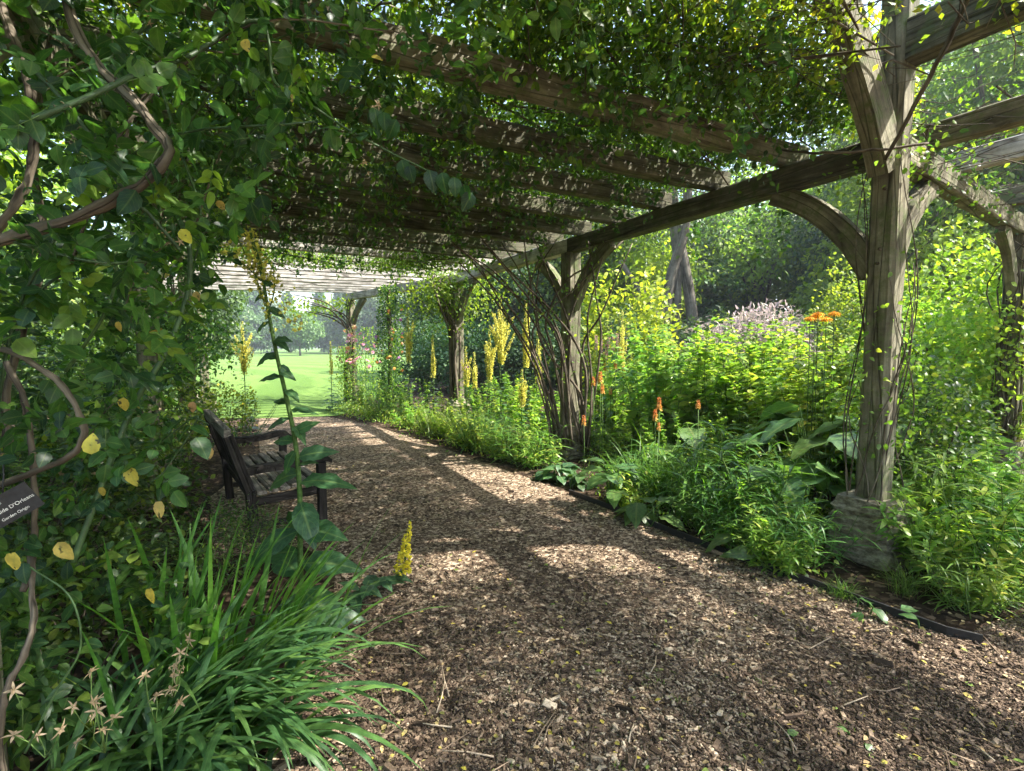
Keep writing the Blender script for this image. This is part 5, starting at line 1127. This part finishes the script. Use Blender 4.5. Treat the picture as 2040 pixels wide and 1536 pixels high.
c = C[RS.integers(0, 90, m)]; p = c+RS.normal(0, .55, (m, 3)); gl.leaves(LM, p, rnd_dirs(m, up=-.3), rnd_dirs(m, up=.8), RS.uniform(.09, .16, m), RS.random(m)); gl.obj('crown', M_tree, gt)
lt = tree('light_tree', '', 9, 3.6, 1.2, 12000, M_lime, ls=(.14, .26), seed=8, clumps=120, tr=.16)
ln2 = ['just left of the near post top', 'above and right of the near post', 'overhanging the right edge', 'right of the second post, far back', 'tallest, behind the right edge']
for i, ((px, Y, s), nm) in enumerate(zip([(1760, 15, .8), (1860, 17, .95), (2080, 17, 1.0), (1240, 21, .9), (1950, 19, 1.2)], ln2)):
    o = lt if i == 0 else copy_tree(lt, rz=RS.uniform(0, 6.28)); o.location = (gx(px, Y), Y, 0); o.scale = (s,)*3; o['label'] = 'light yellow-green tree '+nm; o['group'] = 'light trees to the right'
# hedge-like trees beyond the left row
for i, ((x, y, s), nm) in enumerate(zip([(-11, 13, .55), (-9.5, 8.5, .6), (-13, 20, .9), (-8, 4, .6), (-7.5, .5, .6)], ['left of the lawn gap', 'outside the left posts', 'further left on the lawn', 'close outside the rose', 'outside the left edge'])):
    o = copy_tree(yw, rz=RS.uniform(0, 6.28)); o.location = (x, y, 0); o.scale = (s,)*3; o['label'] = 'dark evergreen tree '+nm; o['group'] = 'dark evergreens beyond the left border'

# tall trees outside the left row closing the view
for i, ((x, y, s), nm) in enumerate(zip([(-9, 5.5, .8), (-8.5, 1.5, .8), (-11, 9.5, .85), (-7.5, -2, .8)], ['standing over the left posts', 'nearest, over the left edge', 'behind the tall dark shrub on the left', 'left of the viewer'])):
    o = copy_tree(lt, rz=RS.uniform(0, 6.28)); o.location = (x, y, 0); o.scale = (s,)*3; o['label'] = 'light yellow-green tree '+nm; o['group'] = 'light trees to the left'
# hedge of dark shrubs behind the bed
hd = bush('evergreen_shrub', '', 'shrub', 1.6, 2.6, 6000, LM, (.08, .14), M_dark, seed=50, stems=6, hole=.2)
for i, ((px, Y, s), nm) in enumerate(zip([(850, 19, 1.), (920, 17.5, 1.), (1000, 17, .95), (1080, 16, 1.), (1160, 15.5, 1.), (1240, 14.5, 1.), (1420, 15, 1.), (1330, 18.5, .9), (1520, 14, 1.), (1640, 13, 1.), (1760, 12, 1.), (1900, 11.5, 1.)],
    ['left of the third post', 'just behind the third post', 'under the tallest yellow spire', 'left of the vine stems', 'behind the second post', 'right of the second post', 'right of the grey trunks', 'at the foot of the grey trunks', 'behind the silvery pink shrub', 'left of the near post', 'behind the near post', 'behind the right edge shrubs'])):
    o = hd if i == 0 else copy_tree(hd, rz=RS.uniform(0, 6.28)); o.location = (gx(px, Y), Y, 0); o.scale = (s,)*3; o['label'] = 'dark rounded shrub at the back of the bed, '+nm; o['group'] = 'dark shrubs behind the flower bed'

md = tree('broadleaf_tree', '', 9.5, 3.8, 1.4, 10000, M_mid, ls=(.14, .26), seed=18, clumps=90, tr=.17)
for i, ((px, Y, s), nm) in enumerate(zip([(1500, 27, 1.25), (1620, 29, 1.35), (1700, 25, 1.1), (1420, 35, 1.5)], ['behind the silvery pink shrub', 'right of the sky gap', 'behind the golden shrub', 'behind the grey trunks'])):
    o = md if i == 0 else copy_tree(md, rz=RS.uniform(0, 6.28)); o.location = (gx(px, Y), Y, 0); o.scale = (s,)*3; o['label'] = 'mid green broadleaf tree '+nm; o['group'] = 'broadleaf trees behind the bed'

tt_ = tree('tall_tree', '', 17, 6.5, 2.0, 24000, M_mid, ls=(.16, .3), seed=28, clumps=150, tr=.3)
for i, ((px, Y, s), nm) in enumerate(zip([(1970, 18, .92), (2260, 15, .9), (1880, 37, 1.5), (2600, 14, .9)], ['rising behind the right edge', 'beyond the top right corner', 'behind the top of the near post', 'farther right'])):
    o = tt_ if i == 0 else copy_tree(tt_, rz=RS.uniform(0, 6.28)); o.location = (gx(px, Y), Y, 0); o.scale = (s,)*3; o['label'] = 'tall broadleaf tree '+nm; o['group'] = 'tall trees to the right'
# weeds and grass hiding the edging
wg = leafy_plant('wild_grass_clump', '', 'wild plant', 20, (.25, .55), .2, .7, LG, (.16, .28), 26, M_blade, whorl=1, droop=.25, taper=.3)
gr = [o for o in bpy.data.objects if o.name == 'grass_clump'][0]
for i, (px, Y, s, nm) in enumerate(((1400, 4.3, .45, 'beside the comfrey leaf on the edging'), (1455, 4.0, .6, 'covering the edging at its middle'), (1540, 3.75, .5, 'leaning over the edging left of the heart-shaped leaf'), (1350, 4.7, .5, 'between comfrey and edging'), (1940, 2.95, .5, 'at the near corner beyond the edging'), (2030, 3.3, 1.0, 'cut by the right edge of the view'), (1975, 3.7, 1.2, 'tall one at the right edge'), (1620, 3.6, .7, 'against the left side of the plinth'), (1500, 4.5, 1.2, 'in front of the broad leaves'), (1420, 4.8, 1.2, 'left of the broad leaves'), (1290, 5.5, .8, 'behind the comfrey'), (1050, 6.8, 1.0, 'left of the second plinth'), (960, 7.9, 1.0, 'on the path edge before the third post'))):
    o = wg if i == 0 else copy_tree(wg, rz=RS.uniform(0, 6.28)); o.location = (gx(px, Y), Y, 0); o.scale = (s*1.2,)*3; o['label'] = 'curly-bladed wild grass '+nm; o['group'] = 'wild grass along the edging'
for i, (px, Y, s, nm) in enumerate(((1430, 4.35, .7, 'on the edging below the broad leaves'), (1250, 5.6, .8, 'behind the comfrey'), (1560, 3.9, .5, 'left of the plinth at the edging'), (1610, 4.2, .6, 'behind the plinth on its left'), (2010, 3.3, .6, 'low at the right edge'), (1800, 3.2, .35, 'at the right foot of the plinth'))):
    o = copy_tree(gr, rz=RS.uniform(0, 6.28)); o.location = (gx(px, Y), Y, 0); o.scale = (s,)*3; o['label'] = 'dark green grassy clump, '+nm

lp = [o for o in bpy.data.objects if o.name == 'leafy_perennial'][0]
for px, Y, s, nm in ((1440, 5.9, .8, 'filling the hollow above the arching grass'), (1540, 5.3, .72, 'left of the broadest leaves'), (1350, 6.7, .9, 'behind the lone orange poker'), (1600, 5.6, .95, 'between the globe thistles and the broad leaves'), (1760, 5.6, 1.0, 'directly behind the near post'), (1500, 6.0, .95, 'under the middle globe thistle')):
    o = copy_tree(lp, rz=RS.uniform(0, 6.28)); o.location = (gx(px, Y), Y, 0); o.scale = (s,)*3; o['label'] = 'bright green leafy perennial '+nm
broad('burdock', 'spreading rounded leaves low between the middle of the bed and the near plinth', (gx(1570, 4.5), 4.5, 0), 14, (.3, .42), .62, spread=.2)
bush('honeysuckle', 'dark leafy growth pressed against the near end of the bench back', 'shrub', .42, .95, 1700, LM, (.035, .06), M_rose, loc=(-2.75, 3.72, 0), seed=61)

# ------------------------------------------------------------- air: faint summer haze round the whole garden
me = bpy.data.meshes.new('haze'); x0, x1, y0, y1, z0, z1 = -520, 520, -70, 920, -1.0, 30.0
me.from_pydata([(x, y, z) for x in (x0, x1) for y in (y0, y1) for z in (z0, z1)], [], [(0, 1, 3, 2), (4, 6, 7, 5), (0, 4, 5, 1), (2, 3, 7, 6), (0, 2, 6, 4), (1, 5, 7, 3)])
hm = bpy.data.materials.new('haze'); hm.use_nodes = True; hn_ = hm.node_tree.nodes; hn_.clear()
ho = hn_.new('ShaderNodeOutputMaterial'); hv = hn_.new('ShaderNodeVolumePrincipled'); hv.inputs['Color'].default_value = (.86, .93, 1, 1); hv.inputs['Density'].default_value = .0013; hv.inputs['Anisotropy'].default_value = .3
hm.node_tree.links.new(hv.outputs[0], ho.inputs['Volume']); me.materials.append(hm)
hz_ = bpy.data.objects.new('haze', me); COL.objects.link(hz_); hz_['kind'] = 'stuff'
